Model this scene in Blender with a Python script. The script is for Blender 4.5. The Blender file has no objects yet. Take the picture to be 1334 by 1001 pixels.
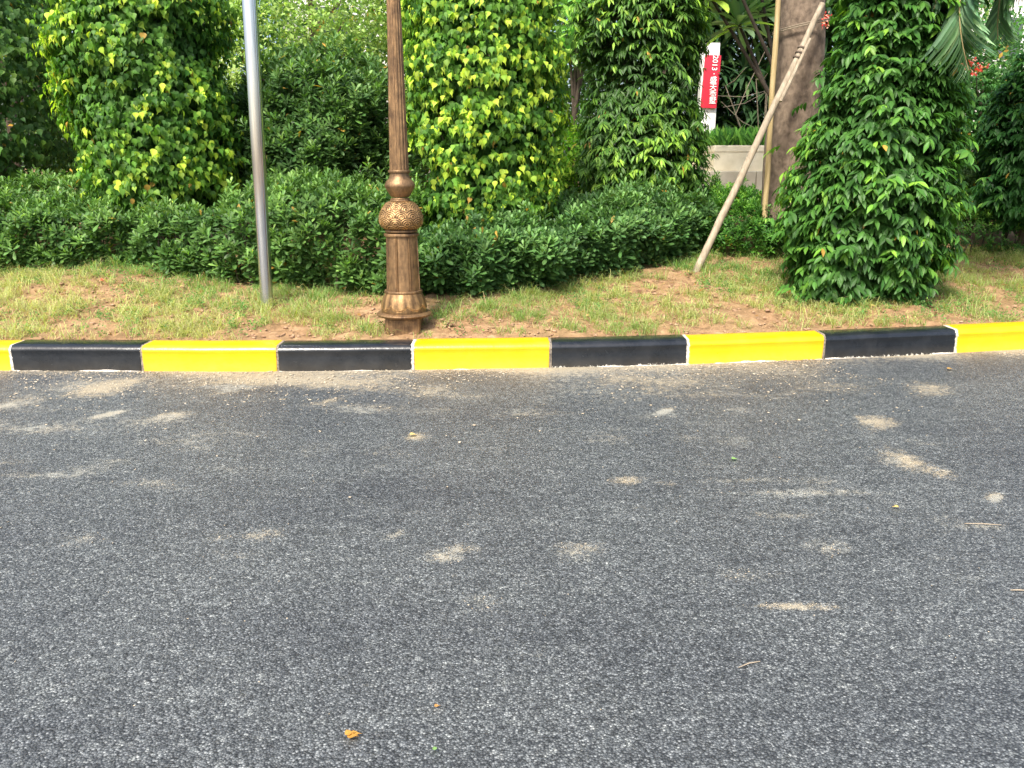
import bpy, bmesh, math, random
import numpy as np
from mathutils import Vector, Matrix
R = math.radians
random.seed(7)

# ------------------------------------------------------------------ camera, sky, sun, exposure
sc = bpy.context.scene
COL = sc.collection
PITCH = 14.9; FPX = 1072.0; CH = 1.46
cam = bpy.data.cameras.new('camera'); cam.sensor_width = 36; cam.lens = 36*FPX/1334; cam.clip_end = 800
co = bpy.data.objects.new('camera', cam); COL.objects.link(co)
co.location = (0, 0, CH); co.rotation_euler = (R(90-PITCH), 0, 0); sc.camera = co

SUN_EL, SUN_AZ = 52, 205          # azimuth clockwise from +Y (north): the sun stands behind the camera, to the left
w = bpy.data.worlds.new('World'); sc.world = w; w.use_nodes = True
nt = w.node_tree; bg = nt.nodes['Background']; bg.inputs['Strength'].default_value = 0.14
sky = nt.nodes.new('ShaderNodeTexSky'); sky.sky_type = 'NISHITA'; sky.sun_disc = False
sky.sun_elevation = R(SUN_EL); sky.sun_rotation = R(SUN_AZ); sky.dust_density = 4.0; sky.air_density = 1.0; sky.ozone_density = 1.0
nt.links.new(sky.outputs[0], bg.inputs[0])
sl = bpy.data.lights.new('sun', 'SUN'); sl.energy = 2.9; sl.angle = R(11); sl.color = (1, .955, .85)
so = bpy.data.objects.new('sun', sl); COL.objects.link(so)
sd = Vector((math.sin(R(SUN_AZ))*math.cos(R(SUN_EL)), math.cos(R(SUN_AZ))*math.cos(R(SUN_EL)), math.sin(R(SUN_EL))))
so.rotation_euler = sd.to_track_quat('Z', 'Y').to_euler(); so.location = (-5, -5, 12)
sc.view_settings.view_transform = 'Standard'; sc.view_settings.look = 'None'
sc.view_settings.exposure = 1.15; sc.view_settings.gamma = 1

# ------------------------------------------------------------------ measuring helpers
CT, ST = math.cos(R(PITCH)), math.sin(R(PITCH))
def ray(px, py):
    u = (px-667)/FPX; v = (500.5-py)/FPX
    return Vector((u, CT+v*ST, -ST+v*CT))
def onroad(px, py):
    d = ray(px, py); t = -CH/d.z
    return Vector((0, 0, CH))+d*t
def at(px, py, Y):
    d = ray(px, py); return Vector((0, 0, CH))+d*(Y/d.y)
KP = [(-700, 484), (-400, 484), (-160, 483), (17, 483), (186, 484), (362, 484), (538, 482), (717, 480), (896, 475), (1073, 468), (1244, 460), (1420, 451)]
KW = [onroad(*p) for p in KP]
kx = np.array([p.x for p in KW]+[12, 40.]); ky = np.array([p.y for p in KW]+[KW[-1].y+1.9, KW[-1].y+7])
def kf(x):                        # front foot of the kerb, smoothed
    x = np.asarray(x, float)
    return sum(np.interp(x+o, kx, ky) for o in (-.5, -.25, 0, .25, .5))/5
KD, KH = .215, .19
def rnd_dirs(seed, n=7):
    r = np.random.default_rng(seed); d = r.normal(size=(n, 3)); d /= np.linalg.norm(d, axis=1)[:, None]
    return d*r.uniform(.6, 1.6, (n, 1)), r.uniform(0, 6.28, n)
def nz(P, scale, seed=0, n=7):    # smooth noise, about -1..1
    d, ph = rnd_dirs(seed, n)
    return np.sin((np.asarray(P)*scale) @ d.T+ph).sum(-1)/math.sqrt(n)/1.3
def fbm(P, scale, seed=0, oc=3):
    return sum(nz(P, scale*2.1**i, seed+i)*.55**i for i in range(oc))
def gz0(x, y):
    s = np.maximum(0, y-kf(x)-KD)
    return KH-.012+.125*np.minimum(s, 7.0)
def gz(x, y):                     # ground height of the planted verge
    x = np.asarray(x, float); y = np.asarray(y, float)
    P = np.stack([x, y, 0*x], -1)
    s = np.clip((y-kf(x)-KD)/.35, 0, 1)
    return gz0(x, y)+s*(.03*nz(P, 2.3, 3)+.016*nz(P, 7, 4)+.008*nz(P, 19, 5))
def onverge(px, py):
    d = ray(px, py); y = 6.0
    while y < 30:
        p = at(px, py, y)
        if p.z <= float(gz0(p.x, y)): return p
        y += .02
    return at(px, py, 13)

# ------------------------------------------------------------------ object helpers
def tag(o, label=None, cat=None, group=None, kind=None):
    for k, v in (('label', label), ('category', cat), ('group', group), ('kind', kind)):
        if v: o[k] = v
    return o
def thing(name, loc, label, cat, group=None):
    o = bpy.data.objects.new(name, None); COL.objects.link(o); o.location = loc; o.empty_display_size = .1
    return tag(o, label, cat, group)
def link(name, me, mat, parent=None, smooth=False):
    o = bpy.data.objects.new(name, me); COL.objects.link(o)
    if mat: me.materials.append(mat)
    if smooth: me.polygons.foreach_set('use_smooth', [True]*len(me.polygons))
    if parent: o.parent = parent; o.matrix_parent_inverse = Matrix.Translation(-parent.location)
    return o
def mesh_np(name, V, F, attrs=None):
    """V (n,3), F (m,k) with k = 3 or 4"""
    V = np.asarray(V, np.float32); F = np.asarray(F, np.int32); m, k = F.shape
    me = bpy.data.meshes.new(name)
    me.vertices.add(len(V)); me.vertices.foreach_set('co', V.ravel())
    me.loops.add(m*k); me.loops.foreach_set('vertex_index', F.ravel())
    me.polygons.add(m); me.polygons.foreach_set('loop_start', np.arange(m, dtype=np.int32)*k)
    me.update(calc_edges=True)
    for n, a in (attrs or {}).items():
        a = np.asarray(a, np.float32)
        if a.ndim == 2:
            if a.shape[1] == 3: a = np.concatenate([a, np.ones((len(a), 1), np.float32)], 1)
            at_ = me.attributes.new(n, 'FLOAT_COLOR', 'POINT'); at_.data.foreach_set('color', a.ravel())
        else:
            at_ = me.attributes.new(n, 'FLOAT', 'POINT'); at_.data.foreach_set('value', a)
    return me
class MB:
    def __init__(s): s.v = []; s.f = []
    def add(s, V, F):
        b = len(s.v); s.v += [tuple(p) for p in V]; s.f += [tuple(i+b for i in f) for f in F]
    def box(s, c, h, rot=None, bev=0):
        bm = bmesh.new(); bmesh.ops.create_cube(bm, size=1)
        for v in bm.verts: v.co = Vector((v.co.x*2*h[0], v.co.y*2*h[1], v.co.z*2*h[2]))
        if bev: bmesh.ops.bevel(bm, geom=bm.edges[:], offset=bev, segments=2, affect='EDGES', profile=.5)
        M = (rot or Matrix.Identity(3))
        bm.verts.index_update()
        s.add([M@v.co+Vector(c) for v in bm.verts], [[v.index for v in f.verts] for f in bm.faces]); bm.free()
    def tube(s, pts, rads, n=10, cap=True):
        pts = [Vector(p) for p in pts]; V = []; F = []
        t = (pts[1]-pts[0]).normalized(); a = t.orthogonal().normalized()
        for i, p in enumerate(pts):
            if i: t = (pts[min(i+1, len(pts)-1)]-pts[i-1]).normalized()
            a = (a-t*a.dot(t)).normalized(); b = t.cross(a)
            r = rads[i] if hasattr(rads, '__len__') else rads
            for k in range(n):
                q = 2*math.pi*k/n; V.append(p+(a*math.cos(q)+b*math.sin(q))*r)
        for i in range(len(pts)-1):
            for k in range(n): F.append((i*n+k, i*n+(k+1) % n, (i+1)*n+(k+1) % n, (i+1)*n+k))
        if cap: F += [tuple(range(n))[::-1], tuple((len(pts)-1)*n+k for k in range(n))]
        s.add(V, F)
    def lathe(s, c, prof, n=48, fn=None):
        V = []; F = []; c = Vector(c)
        for i, (r, z) in enumerate(prof):
            for k in range(n):
                q = 2*math.pi*k/n; rr = fn(q, r, z) if fn else r
                V.append(c+Vector((rr*math.cos(q), rr*math.sin(q), z)))
        for i in range(len(prof)-1):
            for k in range(n): F.append((i*n+k, i*n+(k+1) % n, (i+1)*n+(k+1) % n, (i+1)*n+k))
        F += [tuple(range(n))[::-1], tuple((len(prof)-1)*n+k for k in range(n))]
        s.add(V, F)
    def build(s, name, mat, parent=None, smooth=False):
        me = bpy.data.meshes.new(name); me.from_pydata(s.v, [], s.f); me.update()
        o = link(name, me, mat, parent, smooth)
        if smooth: me.set_sharp_from_angle(angle=R(38))
        return o

# ------------------------------------------------------------------ materials
def newmat(name):
    m = bpy.data.materials.new(name); m.use_nodes = True
    n = m.node_tree.nodes; return m, n, m.node_tree.links, n['Principled BSDF']
def node(n, t, **kw):
    o = n.new(t)
    for k, v in kw.items():
        if k in o.inputs: o.inputs[k].default_value = v
        else: setattr(o, k, v)
    return o
def ramp(n, stops, interp='LINEAR'):
    r = n.new('ShaderNodeValToRGB'); r.color_ramp.interpolation = interp; e = r.color_ramp.elements
    while len(e) > 1: e.remove(e[-1])
    e[0].position = stops[0][0]; e[0].color = (*stops[0][1], 1)
    for p, c in stops[1:]:
        q = e.new(p); q.color = (*c, 1)
    return r
def mix(n, l, fac, a, b, mode='MIX'):
    m = n.new('ShaderNodeMix'); m.data_type = 'RGBA'; m.blend_type = mode
    for s_, v in ((0, fac), (6, a), (7, b)):
        if isinstance(v, (int, float)): m.inputs[s_].default_value = v
        elif isinstance(v, tuple): m.inputs[s_].default_value = (*v, 1)
        else: l.new(v, m.inputs[s_])
    return m.outputs[2]
def math_(n, l, op, a, b=None, c=None, clamp=False):
    m = n.new('ShaderNodeMath'); m.operation = op; m.use_clamp = clamp
    for i, v in enumerate((a, b, c)):
        if v is None: continue
        if isinstance(v, (int, float)): m.inputs[i].default_value = v
        else: l.new(v, m.inputs[i])
    return m.outputs[0]
def coords(n): return n.new('ShaderNodeTexCoord').outputs['Object']
def noise(n, l, vec, scale, detail=4, rough=.55):
    t = node(n, 'ShaderNodeTexNoise', Scale=scale, Detail=detail, Roughness=rough); l.new(vec, t.inputs['Vector']); return t.outputs['Fac']
def bump(n, l, h, dist, strength=1.0, prev=None):
    b = node(n, 'ShaderNodeBump', Strength=strength, Distance=dist); l.new(h, b.inputs['Height'])
    if prev: l.new(prev, b.inputs['Normal'])
    return b.outputs['Normal']
def simple(name, c1, c2, scale, rough=.7, bs=0.0, bd=.003, metal=0, stretch=(1, 1, 1), spec=.5, detail=5):
    m, n, l, p = newmat(name); mp = n.new('ShaderNodeMapping'); mp.inputs['Scale'].default_value = stretch
    l.new(coords(n), mp.inputs['Vector']); f = noise(n, l, mp.outputs[0], scale, detail)
    r = ramp(n, [(.32, c1), (.68, c2)]); l.new(f, r.inputs[0]); l.new(r.outputs[0], p.inputs['Base Color'])
    p.inputs['Roughness'].default_value = rough; p.inputs['Metallic'].default_value = metal; p.inputs['Specular IOR Level'].default_value = spec
    if bs: l.new(bump(n, l, f, bd, bs), p.inputs['Normal'])
    return m
def leafmat(name, rough=.42, trans=.35, spec=.4):
    m, n, l, p = newmat(name); a = node(n, 'ShaderNodeAttribute', attribute_name='leafcol')
    f = noise(n, l, coords(n), 22, 2)
    c = mix(n, l, .35, a.outputs['Color'], mix(n, l, f, (.55, .55, .55), (1.5, 1.45, 1.4)), 'MULTIPLY')
    c = mix(n, l, .6, a.outputs['Color'], c)
    l.new(c, p.inputs['Base Color']); p.inputs['Roughness'].default_value = rough; p.inputs['Specular IOR Level'].default_value = spec
    t = n.new('ShaderNodeBsdfTranslucent'); l.new(mix(n, l, 1.0, c, (1.5, 1.6, .6), 'MULTIPLY'), t.inputs['Color'])
    ms = n.new('ShaderNodeMixShader'); ms.inputs[0].default_value = trans
    l.new(p.outputs[0], ms.inputs[1]); l.new(t.outputs[0], ms.inputs[2]); l.new(ms.outputs[0], n['Material Output'].inputs['Surface'])
    return m
M = {}
M['leaf'] = leafmat('leaf', .5, .38, .22); M['glossleaf'] = leafmat('glossy_leaf', .45, .28, .28); M['softleaf'] = leafmat('soft_leaf', .65, .4, .15)
M['bark'] = simple('bark', (.07, .05, .035), (.16, .12, .09), 14, .9, .6, .01, stretch=(1, 1, .25))
M['darkbark'] = simple('dark_bark', (.035, .025, .018), (.08, .06, .04), 14, .9)
M['trunk'] = simple('wrapped_trunk', (.085, .06, .042), (.23, .17, .12), 16, .95, .9, .02, stretch=(1, 1, .7))
M['twig'] = simple('twig', (.16, .12, .08), (.3, .25, .18), 30, .85)
M['stake'] = simple('prop_wood', (.22, .175, .12), (.38, .315, .23), 12, .75, .3, .003, stretch=(3, 3, .4))
M['bamboo'] = simple('bamboo', (.3, .22, .09), (.5, .38, .2), 10, .6, .2, .002, stretch=(3, 3, .3))
M['stone'] = simple('planter_stone', (.60, .53, .38), (.76, .69, .53), 5, .75, .15, .002)
M['plaster'] = simple('plaster', (.74, .70, .67), (.84, .81, .79), 2, .9)
M['roof'] = simple('roof', (.2, .12, .1), (.3, .18, .14), 4, .8)
M['glass'] = simple('window_glass', (.05, .06, .07), (.09, .1, .11), 2, .1)
M['signwhite'] = simple('sign_white', (.75, .74, .7), (.82, .81, .78), 3, .5)
M['red'] = simple('sign_red', (.46, .012, .03), (.56, .02, .045), 4, .45)
M['white'] = simple('white_lettering', (.8, .78, .76), (.85, .84, .82), 4, .5)
M['petal'] = simple('petal', (.6, .06, .05), (.8, .2, .15), 60, .6)
M['dryleaf'] = simple('dry_leaf', (.35, .17, .04), (.6, .34, .1), 80, .7)
M['mortar'] = simple('mortar', (.30, .26, .2), (.74, .69, .62), 60, .9, .5, .003)
M['joint'] = simple('dark_joint', (.07, .06, .05), (.32, .27, .2), 40, .95)
M['crumb'] = simple('crumbs', (.30, .24, .16), (.58, .5, .38), 35, .9)
M['clod'] = simple('clods', (.20, .115, .065), (.44, .28, .17), 25, .95, .5, .003)

def asphalt():
    m, n, l, p = newmat('asphalt'); v = coords(n)
    vo = node(n, 'ShaderNodeTexVoronoi', Scale=150.0, Randomness=1.0); l.new(v, vo.inputs['Vector'])
    sep = n.new('ShaderNodeSeparateColor'); l.new(vo.outputs['Color'], sep.inputs[0])
    stone = ramp(n, [(0, (.034, .038, .041)), (.5, (.082, .091, .096)), (.85, (.142, .155, .160)), (1, (.25, .268, .27))]); l.new(sep.outputs[0], stone.inputs[0])
    gap = ramp(n, [(.3, (1, 1, 1)), (.7, (.32, .32, .34))]); l.new(vo.outputs['Distance'], gap.inputs[0])
    c = mix(n, l, .85, stone.outputs[0], gap.outputs[0], 'MULTIPLY')
    v2 = node(n, 'ShaderNodeTexVoronoi', Scale=46.0); l.new(v, v2.inputs['Vector']); s2 = n.new('ShaderNodeSeparateColor'); l.new(v2.outputs['Color'], s2.inputs[0])
    r2 = ramp(n, [(0, (.85, .85, .85)), (.9, (1.12, 1.12, 1.12)), (.985, (1.5, 1.48, 1.42))]); l.new(s2.outputs[0], r2.inputs[0]); c = mix(n, l, 1.0, c, r2.outputs[0], 'MULTIPLY')
    big = noise(n, l, v, .9, 5, .6); mp = n.new('ShaderNodeMapping'); mp.inputs['Scale'].default_value = (.35, 1.5, 1); l.new(v, mp.inputs['Vector'])
    st = noise(n, l, mp.outputs[0], 1.6, 4, .6)
    m3 = n.new('ShaderNodeMapping'); m3.inputs['Scale'].default_value = (5, 22, 1); l.new(v, m3.inputs['Vector']); fs = noise(n, l, m3.outputs[0], 1.0, 6, .75)
    r3 = ramp(n, [(.3, (.8, .8, .81)), (.7, (1.25, 1.24, 1.22))]); l.new(fs, r3.inputs[0]); c = mix(n, l, 1.0, c, r3.outputs[0], 'MULTIPLY')
    tone = math_(n, l, 'ADD', math_(n, l, 'MULTIPLY', big, .9), math_(n, l, 'MULTIPLY', st, .9))
    tr = ramp(n, [(.66, (.88, .88, .90)), (1.0, (1.24, 1.23, 1.2))]); l.new(tone, tr.inputs[0])
    tr.color_ramp.elements[1].position = 1.0
    c = mix(n, l, 1.0, c, tr.outputs[0], 'MULTIPLY')
    # dust and sand lying on the asphalt
    d = node(n, 'ShaderNodeAttribute', attribute_name='dust').outputs['Fac']
    d2 = node(n, 'ShaderNodeAttribute', attribute_name='tan').outputs['Fac']
    g = noise(n, l, v, 150, 3, .75); g2 = noise(n, l, v, 20, 6, .8)
    k = math_(n, l, 'ADD', d, math_(n, l, 'MULTIPLY', math_(n, l, 'SUBTRACT', g, .5), 1.6))
    k = math_(n, l, 'ADD', k, math_(n, l, 'MULTIPLY', math_(n, l, 'SUBTRACT', g2, .5), 2.6))
    sp = noise(n, l, v, 210, 2, .6); k = math_(n, l, 'ADD', k, math_(n, l, 'MULTIPLY', math_(n, l, 'SUBTRACT', sp, .5), 1.9))
    k = math_(n, l, 'MULTIPLY', math_(n, l, 'SUBTRACT', k, .5), 2.4, clamp=True)
    k = math_(n, l, 'MULTIPLY', k, math_(n, l, 'MULTIPLY', d, 3.0, clamp=True))
    k = math_(n, l, 'MULTIPLY', k, .58)
    sand = mix(n, l, d2, (.44, .44, .38), (.52, .43, .28))
    c = mix(n, l, k, c, sand)
    l.new(c, p.inputs['Base Color'])
    rr = math_(n, l, 'ADD', math_(n, l, 'MULTIPLY', k, .3), .52); l.new(rr, p.inputs['Roughness'])
    p.inputs['Specular IOR Level'].default_value = .55
    h = math_(n, l, 'SUBTRACT', math_(n, l, 'MULTIPLY', sep.outputs[1], .5), vo.outputs['Distance'])
    nb = bump(n, l, h, .004, .9); l.new(bump(n, l, noise(n, l, v, 40, 3), .004, .4, nb), p.inputs['Normal'])
    return m
def soil():
    m, n, l, p = newmat('soil'); v = coords(n)
    f = noise(n, l, v, 9, 8, .7); r = ramp(n, [(.3, (.12, .058, .03)), (.5, (.29, .155, .085)), (.7, (.46, .29, .175))]); l.new(f, r.inputs[0])
    g = noise(n, l, v, 1.3, 4); c = mix(n, l, g, r.outputs[0], mix(n, l, .5, r.outputs[0], (.3, .26, .12)))
    l.new(c, p.inputs['Base Color']); p.inputs['Roughness'].default_value = .95; p.inputs['Specular IOR Level'].default_value = .15
    l.new(bump(n, l, noise(n, l, v, 28, 6, .7), .02, .9), p.inputs['Normal'])
    return m
def paint(name, c1, c2, rough, under, dirt=.7):
    m, n, l, p = newmat(name); v = coords(n)
    f = noise(n, l, v, 7, 5); r = ramp(n, [(.3, c1), (.7, c2)]); l.new(f, r.inputs[0])
    e = node(n, 'ShaderNodeAttribute', attribute_name='wear_and_highlight').outputs['Fac']
    k = math_(n, l, 'ADD', e, math_(n, l, 'MULTIPLY', math_(n, l, 'SUBTRACT', noise(n, l, v, 42, 5, .75), .5), 1.9))
    k = math_(n, l, 'MULTIPLY', math_(n, l, 'SUBTRACT', k, .72), 9, clamp=True)
    sp = noise(n, l, v, 60, 3, .8); spk = math_(n, l, 'MULTIPLY', math_(n, l, 'SUBTRACT', sp, .735), 30, clamp=True)
    k = math_(n, l, 'MAXIMUM', k, math_(n, l, 'MULTIPLY', spk, .5))
    c = mix(n, l, k, r.outputs[0], under)
    sx = n.new('ShaderNodeSeparateXYZ'); l.new(v, sx.inputs[0]); low = math_(n, l, 'SUBTRACT', .5, math_(n, l, 'MULTIPLY', sx.outputs[2], 6.0), clamp=True)
    c = mix(n, l, math_(n, l, 'MULTIPLY', low, math_(n, l, 'MULTIPLY', noise(n, l, v, 22, 5, .7), dirt), clamp=True), c, (.38, .30, .18))
    du = noise(n, l, v, 3.5, 6, .7)
    c = mix(n, l, math_(n, l, 'MULTIPLY', math_(n, l, 'SUBTRACT', du, .45), .28*dirt, clamp=True), c, (.4, .33, .2))
    l.new(c, p.inputs['Base Color'])
    l.new(math_(n, l, 'ADD', math_(n, l, 'MULTIPLY', noise(n, l, v, 12, 4), .25), rough-.1), p.inputs['Roughness'])
    l.new(bump(n, l, noise(n, l, v, 26, 5, .6), .004, .45), p.inputs['Normal'])
    return m
M['asphalt'] = asphalt(); M['soil'] = soil()
M['yellow'] = paint('yellow_paint', (.74, .41, .003), (.80, .44, .005), .3, (.7, .65, .5))
M['black'] = paint('black_paint', (.008, .010, .013), (.018, .021, .026), .2, (.6, .57, .5), .22)
def bronze(name, dark, lite, carve=False):
    m, n, l, p = newmat(name); v = coords(n)
    mp = n.new('ShaderNodeMapping'); mp.inputs['Scale'].default_value = (1, 1, .18); l.new(v, mp.inputs['Vector'])
    f = math_(n, l, 'ADD', math_(n, l, 'MULTIPLY', noise(n, l, mp.outputs[0], 60, 5, .7), .5), math_(n, l, 'MULTIPLY', noise(n, l, v, 11, 5, .65), .5))
    r = ramp(n, [(.38, dark), (.52, tuple((a+b)/2 for a, b in zip(dark, lite))), (.64, lite)]); l.new(f, r.inputs[0]); col = r.outputs[0]
    nrm = bump(n, l, noise(n, l, v, 70, 4), .002, .5)
    if carve:                         # engraved scales and collar leaves: colour darker in the grooves, lighter where raised
        a = node(n, 'ShaderNodeAttribute', attribute_name='carve').outputs['Fac']
        rc = ramp(n, [(.3, (.14, .12, .11)), (.62, (1.4, 1.35, 1.2))]); l.new(a, rc.inputs[0]); col = mix(n, l, 1.0, col, rc.outputs[0], 'MULTIPLY')
    l.new(col, p.inputs['Base Color']); p.inputs['Metallic'].default_value = .55; p.inputs['Roughness'].default_value = .5
    l.new(nrm, p.inputs['Normal']); return m
M['bronze'] = bronze('bronze', (.09, .052, .028), (.34, .205, .095)); M['bronzecarve'] = bronze('carved_bronze', (.12, .072, .036), (.42, .26, .12), True)
def steel():
    m, n, l, p = newmat('stainless_steel'); v = coords(n)
    mp = n.new('ShaderNodeMapping'); mp.inputs['Scale'].default_value = (1, 1, .04); l.new(v, mp.inputs['Vector'])
    f = noise(n, l, mp.outputs[0], 90, 4); r = ramp(n, [(.3, (.5, .5, .5)), (.7, (.66, .66, .65))]); l.new(f, r.inputs[0])
    sx = n.new('ShaderNodeSeparateXYZ'); l.new(v, sx.inputs[0])
    dz = math_(n, l, 'SUBTRACT', 1.05, math_(n, l, 'ADD', sx.outputs[2], math_(n, l, 'MULTIPLY', noise(n, l, v, 9, 4), .5)), clamp=True)
    l.new(mix(n, l, math_(n, l, 'MULTIPLY', dz, .8, clamp=True), r.outputs[0], (.34, .33, .27)), p.inputs['Base Color'])
    p.inputs['Metallic'].default_value = .95
    l.new(math_(n, l, 'ADD', math_(n, l, 'MULTIPLY', dz, .35), .13), p.inputs['Roughness']); return m
M['steel'] = steel()

# ------------------------------------------------------------------ road, ground, verge
def grid(xs, ys, fn, attr=None):
    X, Y = np.meshgrid(xs, ys); V = fn(X.ravel(), Y.ravel()); nx, ny = len(xs), len(ys)
    i = np.arange((ny-1)*(nx-1)); r, c = i//(nx-1), i % (nx-1); a = r*nx+c
    return V, np.stack([a, a+1, a+nx+1, a+nx], 1)
g = MB(); g.add([(-400, -400, -.32), (400, -400, -.32), (400, 400, -.32), (-400, 400, -.32)], [(0, 1, 2, 3)])
tag(g.build('ground', M['soil']), kind='structure')

PATCH = [(700, 540, 40, 4, .4, .6), (460, 530, 50, 5, .45, .7), (930, 515, 50, 5, .45, .8), (60, 560, 40, 5, .4, .5), (1140, 549, 22, 6, 1.1, 1), (1182, 599, 16, 10, 1.1, 1), (1228, 617, 14, 6, .7, 1), (1022, 790, 44, 3, 1.2, .8), (1082, 714, 26, 10, .8, .2), (965, 750, 30, 9, .6, .2),
         (575, 727, 18, 6, .8, .4), (603, 715, 20, 6, .9, .4), (632, 785, 24, 12, .5, .2), (755, 714, 26, 6, .5, .2), (110, 703, 28, 8, .7, .3), (285, 699, 22, 6, .6, .3), (346, 697, 22, 6, .7, .6),
         (195, 630, 24, 5, .7, .3), (812, 626, 16, 4, .8, 1), (541, 569, 12, 4, 1.1, 1), (130, 508, 24, 7, .9, 1), (228, 541, 18, 4, .9, .8), (960, 534, 15, 4, .6, .3), (985, 626, 60, 3, .5, .4),
         (1000, 642, 50, 3, .45, .4), (1020, 673, 44, 4, .55, .3), (1232, 677, 34, 9, .5, .2), (1275, 686, 36, 3, .7, .3), (404, 588, 16, 8, .4, .3), (310, 612, 34, 4, .45, .2), (540, 668, 34, 5, .35, .2),
         (795, 572, 22, 5, .45, .4), (850, 500, 40, 8, .6, 1), (1215, 508, 30, 6, .7, 1), (1090, 505, 40, 6, .5, 1), (30, 520, 26, 5, .5, .7), (350, 497, 60, 7, .7, 1), (500, 505, 60, 8, .6, 1), (590, 515, 30, 4, .5, .8),
         (1250, 755, 40, 14, .35, .1), (960, 575, 20, 5, .4, .2), (870, 630, 10, 3, .6, .8), (1110, 640, 18, 4, .5, .3), (420, 640, 40, 4, .3, .2), (700, 850, 30, 6, .25, .1), (1290, 560, 30, 4, .35, .2)]
rng = np.random.default_rng(11)
for i in range(75):
    PATCH.append((rng.uniform(-40, 1370), rng.uniform(500, 760), rng.uniform(12, 45), rng.uniform(2, 6), rng.uniform(.15, .4), rng.uniform(.1, .6)))
def dustmask(x, y):
    P = np.stack([x, y, 0*x], -1)
    s = kf(x)-y
    d = .42*np.exp(-np.maximum(s, 0)/.10)+.50*np.exp(-np.maximum(s, 0)/.6)*(.8+.7*nz(P*(1, 2.2, 1), 2.4, 21)+.5*nz(P*(1, 2, 1), 7, 22))+.14*np.clip(.3+nz(P*(1, 2.5, 1), 1.3, 23), 0, 1)+.22*np.exp(-np.maximum(s, 0)/1.1)*np.clip(.4+nz(P*(1, 3, 1), 4, 24), 0, 1.2); tn = np.exp(-s/.7)
    for px, py, hw, hh, st, tt in PATCH:
        c = onroad(px, py); t = c.y/ray(px, py).y; rx = hw*t/FPX; ry = abs(onroad(px, py-hh).y-c.y)
        m = (abs(x-c.x) < 4*rx+.1) & (abs(y-c.y) < 4*ry+.1)
        if not m.any(): continue
        wob = nz(P[m]*(1, 1, 1), 14, 31)*.35
        qx, qy = x[m]-c.x+rx*.2*nz(P[m], 17, 33), y[m]-c.y+ry*.2*nz(P[m], 21, 34)
        e = .8*st*np.exp(-((qx/rx)**2+(qy/ry)**2)*(.6+wob))
        d[m] = np.maximum(d[m], 0)+e; tn[m] = np.where(e > .12, tt, tn[m])
    return np.clip(d, 0, 1.3), np.clip(tn, 0, 1)
xs = np.concatenate([[-60, -40, -25, -15, -10, -8], np.arange(-6.2, 6.2, .025), [7, 8, 10, 15, 25, 40]])
ss = np.concatenate([[-.12], np.arange(0, 5.0, .025), [5.5, 6.5, 8, 12, 20, 40]])     # distance in front of the kerb
def roadfn(X, S):
    Y = kf(X)-S; P = np.stack([X, Y, 0*X], -1)
    return np.stack([X, Y, .003*nz(P, 3, 8)-.0*S], -1)
V, F = grid(xs, ss, roadfn); F = F[:, ::-1]
dm, tm = dustmask(V[:, 0].copy(), V[:, 1].copy())
tag(link('road', mesh_np('road', V, F, {'dust': dm, 'tan': tm}), M['asphalt'], smooth=True), kind='structure')

xs = np.concatenate([[-60, -40, -25, -15, -10, -8], np.arange(-6.4, 6.6, .03), [7.2, 8, 10, 15, 25, 40]])
ss = np.concatenate([[0.0], np.arange(.03, 2.4, .028), np.arange(2.5, 9, .25), [10, 13, 18, 25, 40, 70, 120]])
def vergefn(X, S):
    Y = kf(X)+KD-.004+S; return np.stack([X, Y, gz(X, Y)], -1)
V, F = grid(xs, ss, vergefn)
P = V.copy(); nearm = np.clip(1-(V[:, 1]-kf(V[:, 0])-2)/2, 0, 1)*(V[:, 1] > kf(V[:, 0])+KD+.04)
V[:, 2] += nearm*(.011*nz(P*(1, 1, 0), 45, 40)+.007*nz(P*(1, 1, 0), 90, 41)*(nz(P*(1, 1, 0), 3, 42) > -.2))
tag(link('verge', mesh_np('verge', V, F), M['soil'], smooth=True), kind='structure')

# ------------------------------------------------------------------ kerb blocks
BX = [float(p.x) for p in KW]+[float(KW[-1].x)+1.05]
labels = {2: 'short visible end of a yellow kerb block cut off by the left edge', 3: 'black kerb block farthest left, between the cut-off yellow end and a whole yellow block',
          4: 'yellow kerb block left of the steel pole, in front of the left grass', 5: 'black kerb block whose right end meets the bronze lamp post base',
          6: 'yellow kerb block immediately right of the bronze lamp post', 7: 'black kerb block in the middle with a ragged white mortar line along its foot',
          8: 'yellow kerb block in front of the leaning timber prop foot', 9: 'black kerb block in front of the leafy column shrub by the kerb',
          10: 'yellow kerb block cut off by the right edge of the road view', 0: 'yellow kerb block far off to the left beyond the first black ones', 1: 'black kerb block off to the left beyond the cut-off yellow one',
          11: 'black kerb block off to the right past the last yellow one'}
PROF = [(.0, -.04), (.0, .012), (.004, .05), (.007, .10), (.010, .138), (.006, .146), (.010, .158), (.020, .172), (.036, .183), (.056, .188), (.12, KH), (.20, KH), (.211, .186), (.214, .17), (.215, .08), (.215, -.04)]
JW = {3: .74, 4: .58, 5: .48, 6: .78, 7: .34, 8: .74, 9: .52, 10: .84}     # how much bare mortar shows at the left end of block i
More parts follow.
